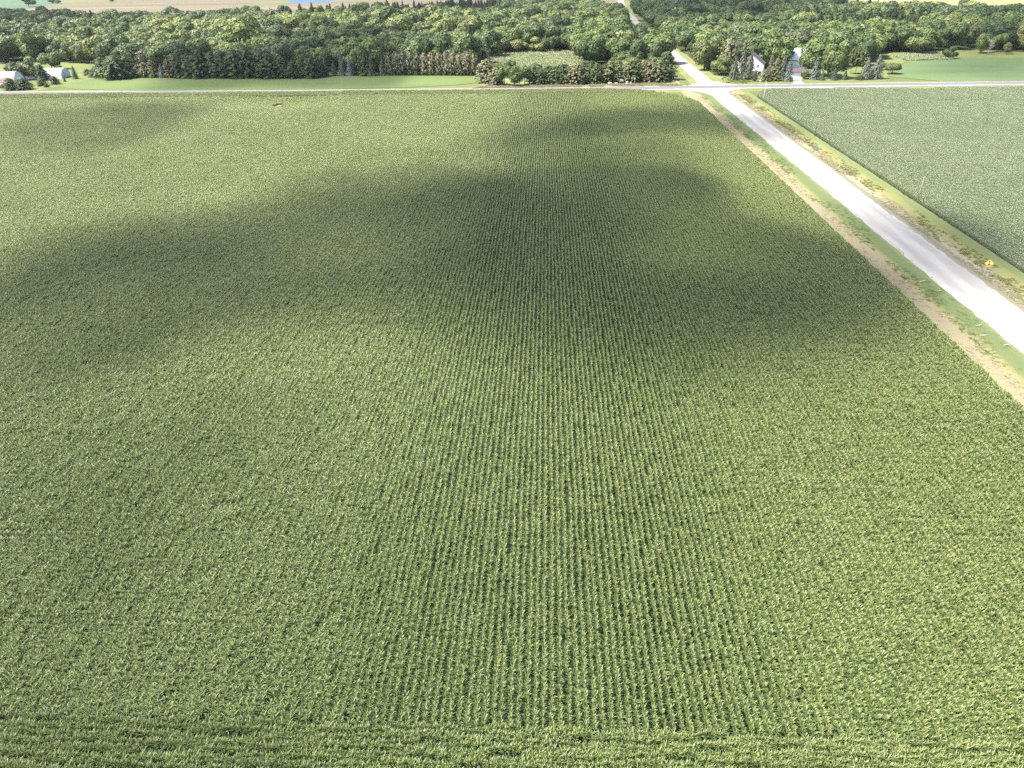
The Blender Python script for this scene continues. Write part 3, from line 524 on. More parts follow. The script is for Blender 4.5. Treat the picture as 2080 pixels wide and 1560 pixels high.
sheet('ground', rect(-7000, 7000, -5000, 12000), -.10, M['ground'], 'farmland stretching to the horizon')
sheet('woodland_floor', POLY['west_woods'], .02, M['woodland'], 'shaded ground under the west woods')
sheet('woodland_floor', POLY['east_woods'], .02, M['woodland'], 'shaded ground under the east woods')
sheet('teal_field', POLY['teal_field'], -.04, M['teal'], 'crop field beyond the woods, blue-green with painted haze')
sheet('stubble_field', POLY['stubble_field'], -.06, M['stubble'], 'tan harvested field beyond the west woods')
sheet('far_pasture', soften(POLY['far_green'], 2, 2), -.02, M['lawn'], 'green strip in front of the lake')
sheet('lake', soften(POLY['lake'], 3, 1.5), 0, M['water'], 'blue lake in the far fields')
sheet('pale_field', POLY['pale_field'], -.06, M['pale_field'], 'pale yellow-green field beyond the east woods')
sheet('tan_strip', POLY['tan_strip'], -.03, M['tan'], 'bare tan strip below the far row of small trees')
sheet('farm_lawn', POLY['farm_lawn'], -.02, M['farm_lawn'], 'mown grass round the farm sheds')
sheet('lawn', soften(POLY['lawn'], 2, .6), .03, M['lawn'], 'long bright mown strip before the evergreen row')
sheet('roadside_bank', POLY['roadside_bank'], .01, M['rough_grass'], 'dry grass bank in front of the young pines')
MEADOW = soften([(a+RNG.uniform(-9, 9), b+RNG.uniform(-7, 7)) for a, b in soften(POLY['meadow'], 1, 0)], 2, 1.5)
sheet('meadow', MEADOW, .05, M['meadow'], 'pale tall-grass clearing in the woods')
sheet('house_lawn', POLY['house_lawn'], 0, M['farm_lawn'], 'lawn round the white farmhouse')
sheet('green_field', soften(POLY['green_field'], 1, .5), .03, M['green_field'], 'smooth green field beyond the road')
sheet('field_margin', POLY['field_edge'], -.01, M['farm_lawn'], 'rough grass along the edge of the east woods')
sheet('weedy_strip', soften(POLY['weedy_strip'], 3, .6), .06, M['meadow'], 'tall yellowish weeds at the corner of the green field')

ROAD_Y = [(-1200, 452), (-600, 432), (-249, 418.6), (-150, 415.6), (-80, 414.8), (0, 415.3), (50, 416.4), (89, 418.0), (150, 420.6), (254, 421.6), (500, 424), (1400, 432)]
def road_y(x): return float(np.interp(x, [a for a, b in ROAD_Y], [b for a, b in ROAD_Y]))
def strip_x(name, x0, x1, lo, hi, z, mat, label, step=15, wob=0):
    xs = np.arange(x0, x1+step, step); r = np.random.RandomState(2)
    v = []; f = []
    for i, x in enumerate(xs):
        y = road_y(x); v += [(x, y+lo+r.uniform(-wob, wob), z), (x, y+hi+r.uniform(-wob, wob), z)]
    f = [(2*i, 2*i+2, 2*i+3, 2*i+1) for i in range(len(xs)-1)]
    return tag(link(name, mesh(name, v, f), None, [mat]), label, kind='structure')
strip_x('road_verge', -1200, 1400, -15.5, 9.5, -.05, M['rough_grass'], 'grass strips along the paved road')
strip_x('road_shoulder', -1200, 1400, -7.0, 6.4, .06, M['gravel'], 'pale gravel shoulders of the paved road', 6, .25)
strip_x('paved_road', -1200, 1400, -3.4, 4.8, .10, M['asphalt'], 'worn grey asphalt road across the far end of the field', 6, .06)
def gravel_strip(name, path, label, z=.05, wob=.32):
    v = []; f = []; r = np.random.RandomState(4)
    for i, (x, y, w) in enumerate(path):
        v += [(x-w+r.uniform(-wob, wob), y, z), (x-w*.3, y, z+.07), (x+w*.3, y, z+.07), (x+w+r.uniform(-wob, wob), y, z)]
    for i in range(len(path)-1):
        for k in range(3): f.append((4*i+k, 4*i+k+1, 4*i+5+k, 4*i+4+k))
    return tag(link(name, mesh(name, v, f, None, True), None, [M['gravel']]), label, kind='structure')
gravel_strip('gravel_road', [(88.9, y, 4.85) for y in np.arange(-600, 413, 2.5)], 'wide pale gravel road beside the corn')
NR = [(418, 89), (440, 89.6), (605, 92.6), (700, 95), (840, 98.3), (1089, 103), (1316, 121), (1800, 160)]
nrx = lambda y: float(np.interp(y, [a for a, b in NR], [b for a, b in NR]))
gravel_strip('gravel_road', [(nrx(y), y, 4.3) for y in np.arange(424, 1500, 5)], 'pale gravel road running on between the woods')
sheet('road_bank', [(nrx(y)-9, y) for y in range(424, 1480, 40)]+[(nrx(y)+12, y) for y in range(1480, 424, -40)], .03, M['rough_grass'], 'tan and green banks of the gravel road between the woods')
def flare(cx, cy, sx, sy, r):
    pts = [(cx, cy)]
    for k in range(13):
        a = math.pi/2*k/12
        pts.append((cx+sx*(r-r*math.sin(a)), cy+sy*(r-r*math.cos(a))))
    return pts
for (cx, cy, sx, sy, r) in ((84.6, 412.6, -1, -1, 27), (93.4, 413.0, 1, -1, 20), (85.6, 421.5, -1, 1, 19), (93.0, 422.4, 1, 1, 24)):
    sheet('gravel_corner', flare(cx, cy, sx, sy, r), .075, M['gravel'], 'gravel flare rounding a corner of the crossing')
sheet('driveway', soften(POLY['driveway'], 2, .3), .08, M['gravel'], 'pale driveway from the road to the garage')
sheet('field_entry', soften(POLY['field_entry'], 2, .3), .055, M['gravel'], 'gravel field entrance on the near side of the road')
sheet('gravel_spot', soften(POLY['gravel_spot'], 2, .2), .085, M['gravel'], 'bare gravel patch at the corner of the house lawn')

def verge(name, x0, x1, y0, y1, mat, label, prof):
    xs = np.linspace(x0, x1, 15); ys = np.arange(y0, y1+.1, 2.5); r = np.random.RandomState(8); v = []; f = []
    for y in ys:
        for x in xs:
            v.append((x, y, np.interp((x-x0)/(x1-x0), *prof)+r.uniform(-.05, .05)))
    n = len(xs)
    for j in range(len(ys)-1):
        for i in range(n-1): f.append((j*n+i, j*n+i+1, (j+1)*n+i+1, (j+1)*n+i))
    return tag(link(name, mesh(name, v, f, None, True), None, [mat]), label, kind='structure')
verge('verge', 70.5, 84.6, -40, 411, M['verge_w'], 'tan and green grass strip between the corn and the gravel road', ([0, .3, .55, .85, 1], [.0, -.02, -.08, -.01, .03]))
verge('verge', 93.2, 105.2, -40, 412, M['verge_e'], 'weedy strip between the gravel road and the blue-green crop', ([0, .15, .35, .6, 1], [.03, -.06, -.08, 0, .03]))
sheet('field_soil', [(-420, -60), (70.9, -60), (70.9, 362), (61, 386), (40, 401.5), (-420, 408)], -.005, M['soil'], 'soil under the corn')
sheet('field_soil', [(104.9, -60), (420, -60), (420, 407), (113, 406), (104.9, 385)], -.006, M['soil'], 'soil under the blue-green crop')
sheet('soil_bank', soften(POLY['soil_bank'], 1, .3), .35, M['bank'], 'bare reddish soil washed out at the edge of the corn')

# ---------------------------------------------------------------- scattering (only for masses nobody could count)
def proto_collection(name, meshes):
    c = bpy.data.collections.new(name)
    for i, me in enumerate(meshes):
        c.objects.link(bpy.data.objects.new('%s_%02d' % (name, i), me))
    return c
def scatter(name, pos, rot, scl, var, coll, label, cat, extra=None):
    me = bpy.data.meshes.new(name); n = len(pos)
    me.vertices.add(n); me.vertices.foreach_set('co', np.asarray(pos, np.float32).ravel())
    for an, ty, dat in (('rot', 'FLOAT_VECTOR', rot), ('scl', 'FLOAT_VECTOR', scl)):
        at = me.attributes.new(an, ty, 'POINT'); at.data.foreach_set('vector', np.asarray(dat, np.float32).ravel())
    at = me.attributes.new('var', 'INT', 'POINT'); at.data.foreach_set('value', np.asarray(var, np.int32))
    for an, dat in (extra or {}).items():
        at = me.attributes.new(an, 'FLOAT', 'POINT'); at.data.foreach_set('value', np.asarray(dat, np.float32))
    o = link(name, me); tag(o, label, cat, None, 'stuff')
    g = bpy.data.node_groups.new(name, 'GeometryNodeTree')
    g.interface.new_socket('Geometry', in_out='INPUT', socket_type='NodeSocketGeometry')
    g.interface.new_socket('Geometry', in_out='OUTPUT', socket_type='NodeSocketGeometry')
    N = g.nodes.new; L = g.links.new
    gi, go = N('NodeGroupInput'), N('NodeGroupOutput')
    ip = N('GeometryNodeInstanceOnPoints'); ci = N('GeometryNodeCollectionInfo')
    ci.inputs['Collection'].default_value = coll; ci.inputs['Separate Children'].default_value = True; ci.inputs['Reset Children'].default_value = True
    def na(n_, t_):
        a = N('GeometryNodeInputNamedAttribute'); a.data_type = t_; a.inputs['Name'].default_value = n_
        return a.outputs['Attribute']
    L(gi.outputs[0], ip.inputs['Points']); L(ci.outputs[0], ip.inputs['Instance']); ip.inputs['Pick Instance'].default_value = True
    L(na('var', 'INT'), ip.inputs['Instance Index'])
    L(na('rot', 'FLOAT_VECTOR'), ip.inputs['Rotation']); L(na('scl', 'FLOAT_VECTOR'), ip.inputs['Scale'])
    L(ip.outputs[0], go.inputs[0])
    o.modifiers.new('scatter', 'NODES').node_group = g
    return o
def inside(poly, x, y):
    x = np.asarray(x); y = np.asarray(y); r = np.zeros(x.shape, bool); n = len(poly)
    for i in range(n):
        (x1, y1), (x2, y2) = poly[i], poly[(i+1) % n]
        c = (y1 > y) != (y2 > y)
        with np.errstate(divide='ignore', invalid='ignore'):
            r ^= c & (x < (x2-x1)*(y-y1)/(y2-y1+1e-12)+x1)
    return r
def vnoise(x, y, s, seed):
    """smooth value noise"""
    r = np.random.RandomState(seed); T = r.rand(128, 128)
    u, v = np.asarray(x)/s+500.3, np.asarray(y)/s+500.7
    i, j = np.floor(u).astype(int), np.floor(v).astype(int); a, b = u-i, v-j
    a, b = a*a*(3-2*a), b*b*(3-2*b)
    g = lambda p, q: T[p % 128, q % 128]
    return (g(i, j)*(1-a)+g(i+1, j)*a)*(1-b)+(g(i, j+1)*(1-a)+g(i+1, j+1)*a)*b

# ---------------------------------------------------------------- corn
def corn_segment(seed, length=3.0, step=.165, height=2.3, tassel=True, n_leaf=15, lscale=1.0, wid=.058, row=True):
    r = np.random.RandomState(seed); v = []; f = []; mi = []
    y = -length/2
    while y < length/2:
        px, py = r.normal(0, .04), y+r.uniform(-.04, .04); h = height*r.uniform(.89, 1.07)
        lx, ly = r.normal(0, .045, 2)
        b = len(v)
        for (dx, dy) in ((.014, 0), (0, .014)):
            b = len(v); v += [(px-dx, py-dy, 0), (px+dx, py+dy, 0), (px+lx+dx*.6, py+ly+dy*.6, h), (px+lx-dx*.6, py+ly-dy*.6, h)]
            f.append((b, b+1, b+2, b+3)); mi.append(3)
        base_az = r.choice([0, math.pi])+r.normal(0, .45)
        for k in range(n_leaf):
            q = (k+.5)/n_leaf; top = row and q > .30
            if top:                                    # youngest leaves: upright, close to the row
                az = r.uniform(0, 6.283); z0 = h*(.60+.37*q); Ln = lscale*r.uniform(.36, .76); W = wid*r.uniform(.75, 1.1)
                e = math.radians(r.uniform(58, 82)); dr = math.radians(r.uniform(40, 110)*(1.25-.6*q))
                if r.rand() < .13:
                    top = False; Ln = lscale*r.uniform(.62, .85); e = math.radians(r.uniform(48, 64)); dr = math.radians(r.uniform(85, 125)); z0 -= .12
            else:                                      # older leaves arch out over the gap between rows
                az = base_az+math.pi*(k % 2)+r.normal(0, .4); z0 = h*((.44 if row else .12)+(.60 if row else .80)*q)
                Ln = lscale*(.80-.3*max(0, q-.5)/.5)*r.uniform(.8, 1.12); W = wid*r.uniform(.8, 1.15)
                e = math.radians(r.uniform(46, 66)+12*q); dr = math.radians(r.uniform(85, 135)-38*q)
            x_, y_, z_ = px+lx*q, py+ly*q, z0; tw = r.normal(0, .35)
            b = len(v); m = 3
            for s in range(m+1):
                t_ = s/m; ww = W*(.55, 1., .75, .06)[s]*.5
                sx, sy = -math.sin(az), math.cos(az); tz = math.sin(tw*t_)*ww
                v += [(x_+sx*ww, y_+sy*ww, z_+tz), (x_-sx*ww, y_-sy*ww, z_-tz)]
                ee = e-dr*(t_**1.15); st = Ln/m
                x_ += math.cos(az)*math.cos(ee)*st; y_ += math.sin(az)*math.cos(ee)*st; z_ += math.sin(ee)*st
                z_ = max(z_, .1)
            for s in range(m):
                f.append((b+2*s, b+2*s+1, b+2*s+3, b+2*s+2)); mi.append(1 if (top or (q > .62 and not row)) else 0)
        if tassel:
            for k in range(7):
                az = r.uniform(0, 6.28); tl = r.uniform(.20, .42); sp = .0 if k == 0 else r.uniform(.04, .14)
                b = len(v); X, Y = px+lx, py+ly; c, s_ = math.cos(az), math.sin(az); w = .016
                v += [(X-s_*w, Y+c*w, h-.02), (X+s_*w, Y-c*w, h-.02), (X+c*sp+s_*w, Y+s_*sp-c*w, h+tl), (X+c*sp-s_*w, Y+s_*sp+c*w, h+tl)]
                f.append((b, b+1, b+2, b+3)); mi.append(2)
        y += step*r.uniform(.85, 1.15)*(1.0 if r.rand() > .03 else 2.2)
    return mesh('corn_row_segment', v, f, mi)
def with_mats(me, names):
    for n in names: me.materials.append(M[n])
    return me
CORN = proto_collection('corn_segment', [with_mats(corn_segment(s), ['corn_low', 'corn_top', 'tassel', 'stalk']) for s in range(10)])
def corn_points():
    r = np.random.RandomState(21); P = []; R = []
    SEG = 3.0; SP = .762
    corn_poly = [(-420, 8), (71.4, 8), (71.4, 360), (68.5, 372), (62, 384), (50, 396), (30, 401), (-420, 404.5)]
    # rows running away from the camera, then the headland rows across both ends
    xs = np.arange(-419.5, 71.3, SP)
    ys = np.arange(40.9, 388, SEG)
    X, Y = np.meshgrid(xs, ys, indexing='ij'); X = X.ravel(); Y = Y.ravel()
    A = np.zeros_like(X)
    drift = .25*(vnoise(np.zeros_like(Y), Y, 60, 3)-.5)       # planter rows are never dead straight
    X = X+drift
    xe = np.arange(-420, 71.3, SEG); ye = np.concatenate([np.arange(20.0, 39.2, .50), np.arange(389.2, 405, SP)])
    X2, Y2 = np.meshgrid(xe, ye, indexing='ij'); X2 = X2.ravel(); Y2 = Y2.ravel()+r.normal(0, .15, X2.size)
    X = np.concatenate([X, X2]); Y = np.concatenate([Y, Y2]); A = np.concatenate([A, math.pi/2+r.normal(0, .03, len(X2))])
    keep = inside(corn_poly, X, Y) & ~inside([(q[0]+d_, q[1]+e_) for q, d_, e_ in zip(POLY['soil_bank'], (-1, 0, 1, 1, 0), (-2, 0, 0, -2, -2.5))], X, Y)
    keep &= (X > -(52+.86*Y)) & (X < (60+.8*Y))               # nothing of the field beyond this is ever in view
    X, Y, A = X[keep], Y[keep], A[keep]; n = len(X)
    bl = vnoise(X, Y, 22, 5)*.5+vnoise(X, Y, 70, 6)*.5
    sc = .93+.16*bl+r.normal(0, .02, n)
    west = inside([(-420, 404), (-104, 404), (-118, 372), (-150, 330), (-190, 270), (-260, 200), (-420, 150)], X, Y)
    sc = np.where(west, sc*.90, sc)
    bc = np.mean(np.array(POLY['soil_bank']), axis=0); dd = np.clip((np.hypot((X-bc[0])*.55, Y-bc[1])-3)/22, 0, 1)
    sc = sc*(.5+.5*dd*dd*(3-2*dd))                            # stunted plants round the washed-out spot
    flip = r.randint(0, 2, n)*math.pi
    return (np.c_[X, Y, np.zeros(n)], np.c_[r.normal(0, .02, n), r.normal(0, .02, n), A+flip],
            np.c_[r.uniform(.92, 1.12, n)*np.where(A > .4, 1.15, 1+.6*np.clip((np.abs(X-2)-14)/18, 0, 1)*(.6+.8*vnoise(X, Y, 15, 57))), np.full(n, 1.01), sc], r.randint(0, 10, n))
p, ro, s, va = corn_points()
scatter('corn_field', p, ro, s, va, CORN, 'tall tasselled green corn in straight rows filling the near field', 'corn')

CROP = proto_collection('young_crop_segment', [with_mats(corn_segment(100+s, 3.0, .15, 1.1, False, 10, .72, .07, False), ['soy', 'soy', 'soy', 'stalk']) for s in range(8)])
def crop_points():
    r = np.random.RandomState(31)
    X, Y = np.meshgrid(np.arange(105.3, 420, .62), np.arange(100, 406, 3.0), indexing='ij'); X = X.ravel(); Y = Y.ravel()
    keep = inside([(105.1, 90), (420, 90), (420, 405.5), (120, 404.5), (112, 400), (105.1, 384)], X, Y) & (X < 60+.74*Y)
    keep &= ~((X > 186) & (X < 200) & (Y > 402))
    X, Y = X[keep], Y[keep]; n = len(X)
    bl = vnoise(X, Y, 9, 15)*.6+vnoise(X, Y, 40, 16)*.4
    return (np.c_[X+r.normal(0, .05, n), Y, np.zeros(n)], np.c_[r.normal(0, .03, n), r.normal(0, .03, n), r.randint(0, 2, n)*math.pi],
            np.c_[r.uniform(.9, 1.2, n), np.ones(n), .82+.4*bl], r.randint(0, 8, n))
p, ro, s, va = crop_points()
scatter('young_crop', p, ro, s, va, CROP, 'dense blue-green young crop across the gravel road', 'crop')

# grass and weeds
def tuft(seed, n=26, h=.5, spread=.45, w=.03, lay=(.15, .7)):
    r = np.random.RandomState(seed); v = []; f = []
    for _ in range(n):
        x, y = r.normal(0, spread*.5, 2); az = r.uniform(0, 6.28); hh = h*r.uniform(.5, 1.15); le = hh*r.uniform(*lay)
        c, s = math.cos(az), math.sin(az); b = len(v); ww = w*r.uniform(.7, 1.4)
        v += [(x-s*ww, y+c*ww, 0), (x+s*ww, y-c*ww, 0), (x+c*le*.4+s*ww*.8, y+s*le*.4-c*ww*.8, hh*.65), (x+c*le*.4-s*ww*.8, y+s*le*.4+c*ww*.8, hh*.65), (x+c*le, y+s*le, hh)]
        f += [(b, b+1, b+2, b+3), (b+3, b+2, b+4)]
    return mesh('grass_tuft', v, f)
def tufts(name, mat, n, region, label, cat, h=.5, seed=1, sc=(.6, 1.4), patch=None, w=.03, lay=(.15, .7)):
    col = proto_collection(name+'_tuft', [with_mats(tuft(seed*10+i, h=h, w=w, lay=lay), [mat]) for i in range(4)])
    r = np.random.RandomState(seed); xs = [q[0] for q in region]; ys = [q[1] for q in region]
    X = r.uniform(min(xs), max(xs), n); Y = r.uniform(min(ys), max(ys), n); k = inside(region, X, Y)
    if patch: k &= (vnoise(X, Y*.5, patch[0], seed+40)+r.uniform(-.15, .15, n)) > patch[1]
    X, Y = X[k], Y[k]; n = len(X); q = r.uniform(*sc, n)
    scatter(name, np.c_[X, Y, np.full(n, -.06)], np.c_[np.zeros(n), np.zeros(n), r.uniform(0, 6.28, n)], np.c_[q, q, q*r.uniform(.8, 1.2, n)], r.randint(0, 4, n), col, label, cat)
tufts('roadside_weeds', 'tuft_olive', 3000, rect(97.6, 101.8, 60, 392), 'olive-yellow weeds in the ditch beside the blue-green crop', 'weeds', .42, 2, (.4, 1.2), (5, .42), .035, (.5, 1.4))
tufts('dry_grass', 'tuft_tan', 7000, rect(95.2, 99.5, 60, 395), 'dry tan grass on the bank of the gravel road', 'grass', .18, 4, (.4, 1.0), (6, .4), .03, (1.0, 2.4))
tufts('dry_grass', 'tuft_tan', 2500, rect(72.2, 78.2, 60, 385), 'flattened dry grass beside the corn', 'grass', .16, 5, (.4, 1.0), (5, .42), .03, (1.2, 2.6))
tufts('verge_grass', 'tuft_green', 6000, rect(78.0, 83.8, 60, 388), 'short green grass beside the gravel road', 'grass', .12, 6, (.4, 1.1), (5, .38), .03, (1.2, 2.6))
tufts('corn_edge_weeds', 'tuft_olive', 5000, rect(71.3, 72.6, 60, 375), 'yellow-green weeds along the edge of the corn', 'weeds', .45, 7, (.5, 1.1), (7, .45))
tufts('meadow_grass', 'tuft_pale', 6000, MEADOW, 'pale feathery tall grass filling the woodland clearing', 'grass', .9, 8, (.6, 1.5), None, .09)
tufts('field_edge_weeds', 'tuft_pale', 3500, POLY['weedy_strip'], 'tall yellowish weeds by the wide sunlit tree', 'weeds', 1.0, 9, (.6, 1.3), None, .08)
tufts('bank_grass', 'tuft_tan', 9000, [(-40, 421.5), (78, 422.5), (78, 433), (-30, 434)], 'dry grass in front of the young roadside pines', 'grass', .5, 10, (.5, 1.2), (6, .4), .05)
tufts('bank_weeds', 'tuft_olive', 6000, [(100, 430), (112, 430), (114, 900), (102, 900)], 'rough weeds on the bank of the gravel road between the woods', 'weeds', .7, 13, (.6, 1.5), (9, .4), .06)

# ---------------------------------------------------------------- trees
def quads(c, n, s, r, asp=1.0):
    """leaf-clump faces: centres, normals, sizes -> verts, faces"""
    k = len(c); n = n/np.maximum(np.linalg.norm(n, axis=1, keepdims=True), 1e-9)
    a = np.cross(n, r.normal(size=(k, 3))); a /= np.maximum(np.linalg.norm(a, axis=1, keepdims=True), 1e-9)
    b = np.cross(n, a); s = np.asarray(s).reshape(-1, 1)
    j = lambda: r.uniform(.7, 1.25, (k, 1))
    v = np.stack([c-a*s*j()-b*s*asp*.6, c+a*s*.7-b*s*asp*j(), c+a*s*j()+b*s*asp*.6, c-a*s*.7+b*s*asp*j()], 1).reshape(-1, 3)
    return v, np.arange(4*k).reshape(-1, 4)
def broadleaf_crown(seed, n_cl=17, leaves=1900, zc=.56, zr=.42, leaf=.026, rr=(.17, .28)):
    """height 1, width about 1: lumps of leaves round an open middle"""
    r = np.random.RandomState(seed); C = []; S = []
    for i in range(n_cl*6):
        d = r.normal(size=3); d /= np.linalg.norm(d); q = r.uniform(.45, .85)
        p = np.array([d[0]*.34*q/.7, d[1]*.34*q/.7, zc+d[2]*(zr-.13)*q/.8])
        p[:2] *= np.interp(p[2], [.1, .4, .75, 1], [.75, 1.1, .95, .6])
        rad = r.uniform(*rr)*np.interp(p[2], [.1, .5, 1], [.8, 1, .75])
        if all(np.linalg.norm(p-c) > .15 for c in C): C.append(p); S.append(rad)
        if len(C) == n_cl: break
    C = np.array(C); S = np.array(S); w = S**2/np.sum(S**2)
    idx = r.choice(len(C), leaves*2, p=w)
    d = r.normal(size=(leaves*2, 3)); d[:, 2] += .25; d /= np.linalg.norm(d, axis=1, keepdims=True)
    rad = S[idx]*r.uniform(.72, 1.06, leaves*2)
    p = C[idx]+d*rad[:, None]*np.array([1, 1, .82])
    deep = np.zeros(len(p), bool)
    for c, s in zip(C, S): deep |= np.linalg.norm((p-c)/np.array([1, 1, .82]), axis=1) < s*.62
    deep &= r.rand(len(p)) > .2                       # some leaves inside, so that the crown is not hollow
    p, d = p[~deep][:leaves], d[~deep][:leaves]
    n = d+r.normal(0, .28, p.shape)
    return quads(p, n, leaf*r.uniform(.6, 1.35, len(p)), r)
def trunk_mesh(seed, top=.72, r0=.022, limbs=5, lean=.03):
    r = np.random.RandomState(seed); b = MB()
    pts = [(0, 0, -.01), (r.normal(0, lean*.4), r.normal(0, lean*.4), top*.33), (r.normal(0, lean), r.normal(0, lean), top*.66), (r.normal(0, lean), r.normal(0, lean), top)]
    b.tube(pts, [r0*1.35, r0, r0*.7, r0*.25], 6)
    for k in range(limbs):
        z = r.uniform(.25, .6)*top/.72; a = k*6.28/max(1, limbs)+r.uniform(-.5, .5); l = r.uniform(.16, .28)
        b.tube([(0, 0, z), (math.cos(a)*l*.5, math.sin(a)*l*.5, z+l*.5), (math.cos(a)*l, math.sin(a)*l, z+l*1.0)], [r0*.5, r0*.35, r0*.12], 5)
    return mesh('trunk', b.v, b.f, None, True)
def needle_crown(seed, prof, tiers, per, z0=.08, droop=.25, leaf=.03, asp=.45, jitter=.1, fan=5, up=.2):
    """conifer: whorls of boughs, each bough a run of flat sprays"""
    r = np.random.RandomState(seed); P = []; Nn = []; S = []
    for t in range(tiers):
        z = z0+(1-z0)*(t+r.uniform(-.3, .3)*jitter*5)/tiers; z = min(max(z, z0), .99)
        R = .5*np.interp(z, *prof)
        k = max(3, int(per*(.4+.6*R/.5)))
        for a in np.arange(k)/k*6.283+r.uniform(0, 6.28):
            a = a+r.normal(0, .25); L = R*r.uniform(1-jitter*2.2, 1+jitter)
            zz = z+r.normal(0, .012)
            m = max(2, int(fan*L/.5+2))
            for q in np.linspace(.25, 1, m):
                e = zz-droop*L*q*q+up*L*max(0, q-.6)+r.normal(0, .008)
                P.append((math.cos(a)*L*q, math.sin(a)*L*q, e))
                Nn.append((math.cos(a)*.9+r.normal(0, .35), math.sin(a)*.9+r.normal(0, .35), .75)); S.append(leaf*(1.15-.45*q)*r.uniform(.7, 1.3))
    P.append((0, 0, .985)); Nn.append((1, 0, .2)); S.append(leaf*.6)
    return quads(np.array(P), np.array(Nn), np.array(S), r, asp*1.6)
def crown_meshes(name, fn, mat, n):
    out = []
    for i in range(n):
        v, f = fn(i); me = mesh(name, v, f); me.materials.append(mat); out.append(me)
    return out
def trunks(n, mat, **k):
    out = []
    for i in range(n):
        me = trunk_mesh(300+i, **k); me.materials.append(mat); out.append(me)
    return out
P_PINE = ([0, .1, .3, .55, .8, .94, 1], [.75, .95, 1, .92, .66, .36, .08])
P_SPRUCE = ([0, .06, .2, .5, .8, 1], [.75, 1, .98, .72, .38, .06])
P_CEDAR = ([0, .1, .35, .7, .9, 1], [.75, .95, 1, .8, .45, .08])
KIND = {
 'broadleaf_tree': (crown_meshes('crown', lambda i: broadleaf_crown(50+i, 7+i % 5, 2800, .54, .42, .030, (.23, .34)), M['broadleaf'], 9), trunks(4, M['bark'])),
 'pine_tree': (crown_meshes('crown', lambda i: needle_crown(70+i, P_PINE, 17, 15, .06, .12, .050, .6, .17, 5, .22), M['pine'], 6), trunks(3, M['bark'], top=.92, r0=.018, limbs=0, lean=.006)),
 'spruce_tree': (crown_meshes('crown', lambda i: needle_crown(80+i, P_SPRUCE, 19, 17, .04, .30, .046, .45, .09, 5, .1), M['spruce'], 5), trunks(2, M['bark'], top=.95, r0=.016, limbs=0, lean=.002)),
 'cedar_tree': (crown_meshes('crown', lambda i: needle_crown(90+i, P_CEDAR, 22, 15, .03, -.22, .052, .6, .17, 4, .2), M['cedar'], 5), trunks(2, M['bark'], top=.9, r0=.014, limbs=0, lean=.004)),
 'bare_pine_tree': (crown_meshes('crown', lambda i: needle_crown(95+i, ([0, .4, .6, .85, 1], [.2, .8, 1, .7, .1]), 14, 14, .34, .1, .046, .5, .2, 5, .2), M['pine'], 3), trunks(2, M['pale_bark'], top=.93, r0=.017, limbs=0, lean=.006)),
}
for k in KIND:
    pass
def twig_mesh(seed):
    r = np.random.RandomState(seed); b = MB()
    for k in range(26):
        z = r.uniform(.28, .85); a = r.uniform(0, 6.28); l = r.uniform(.16, .34)*(1.15-z*.6)
        p1 = (math.cos(a)*l*.5, math.sin(a)*l*.5, z+l*.35); p2 = (math.cos(a)*l, math.sin(a)*l, z+l*.75)
        b.tube([(0, 0, z), p1, p2], [.011, .008, .003], 4)
        for q in range(2):
            a2 = a+r.uniform(-1, 1); b.tube([p1, (p1[0]+math.cos(a2)*l*.4, p1[1]+math.sin(a2)*l*.4, p1[2]+l*.4)], [.006, .002], 4)
    me = mesh('branches', b.v, b.f); me.materials.append(M['pale_bark']); return me
CATS = {'broadleaf_tree': 'tree', 'pine_tree': 'pine', 'spruce_tree': 'spruce', 'cedar_tree': 'cedar', 'bare_pine_tree': 'pine', 'dead_tree': 'dead tree'}
NT = [0]
def plant(name, x, y, h, w, tint, label, group, rng=random):
    """one tree: an Empty at its foot that parents its own trunk and crown"""
    NT[0] += 1; i = NT[0]
    t = thing(name, label, CATS[name], (x, y, 0), rng.uniform(0, 6.28), group or None)
    k = {'pine_tree': 1.5, 'cedar_tree': 1.3, 'bare_pine_tree': 1.3}.get(name, 1.0)
    t.scale = (w*k, w*k, h)
    if name == 'dead_tree':
        me = trunk_mesh(5, .95, .024, 6); me.materials.append(M['pale_bark'])
        link('trunk', me, t); link('branches', twig_mesh(9), t); return t
    cr, tr = KIND[name]
    c = bpy.data.objects.new('crown', cr[i*7 % len(cr)]); COL.objects.link(c); c.parent = t; c['tint'] = float(tint)
    k = bpy.data.objects.new('trunk', tr[i % len(tr)]); COL.objects.link(k); k.parent = t
    return t
for (name, x, y, h, w, tint, label, group) in TREES:
    plant(name, x, y, h, w, tint, label, group)

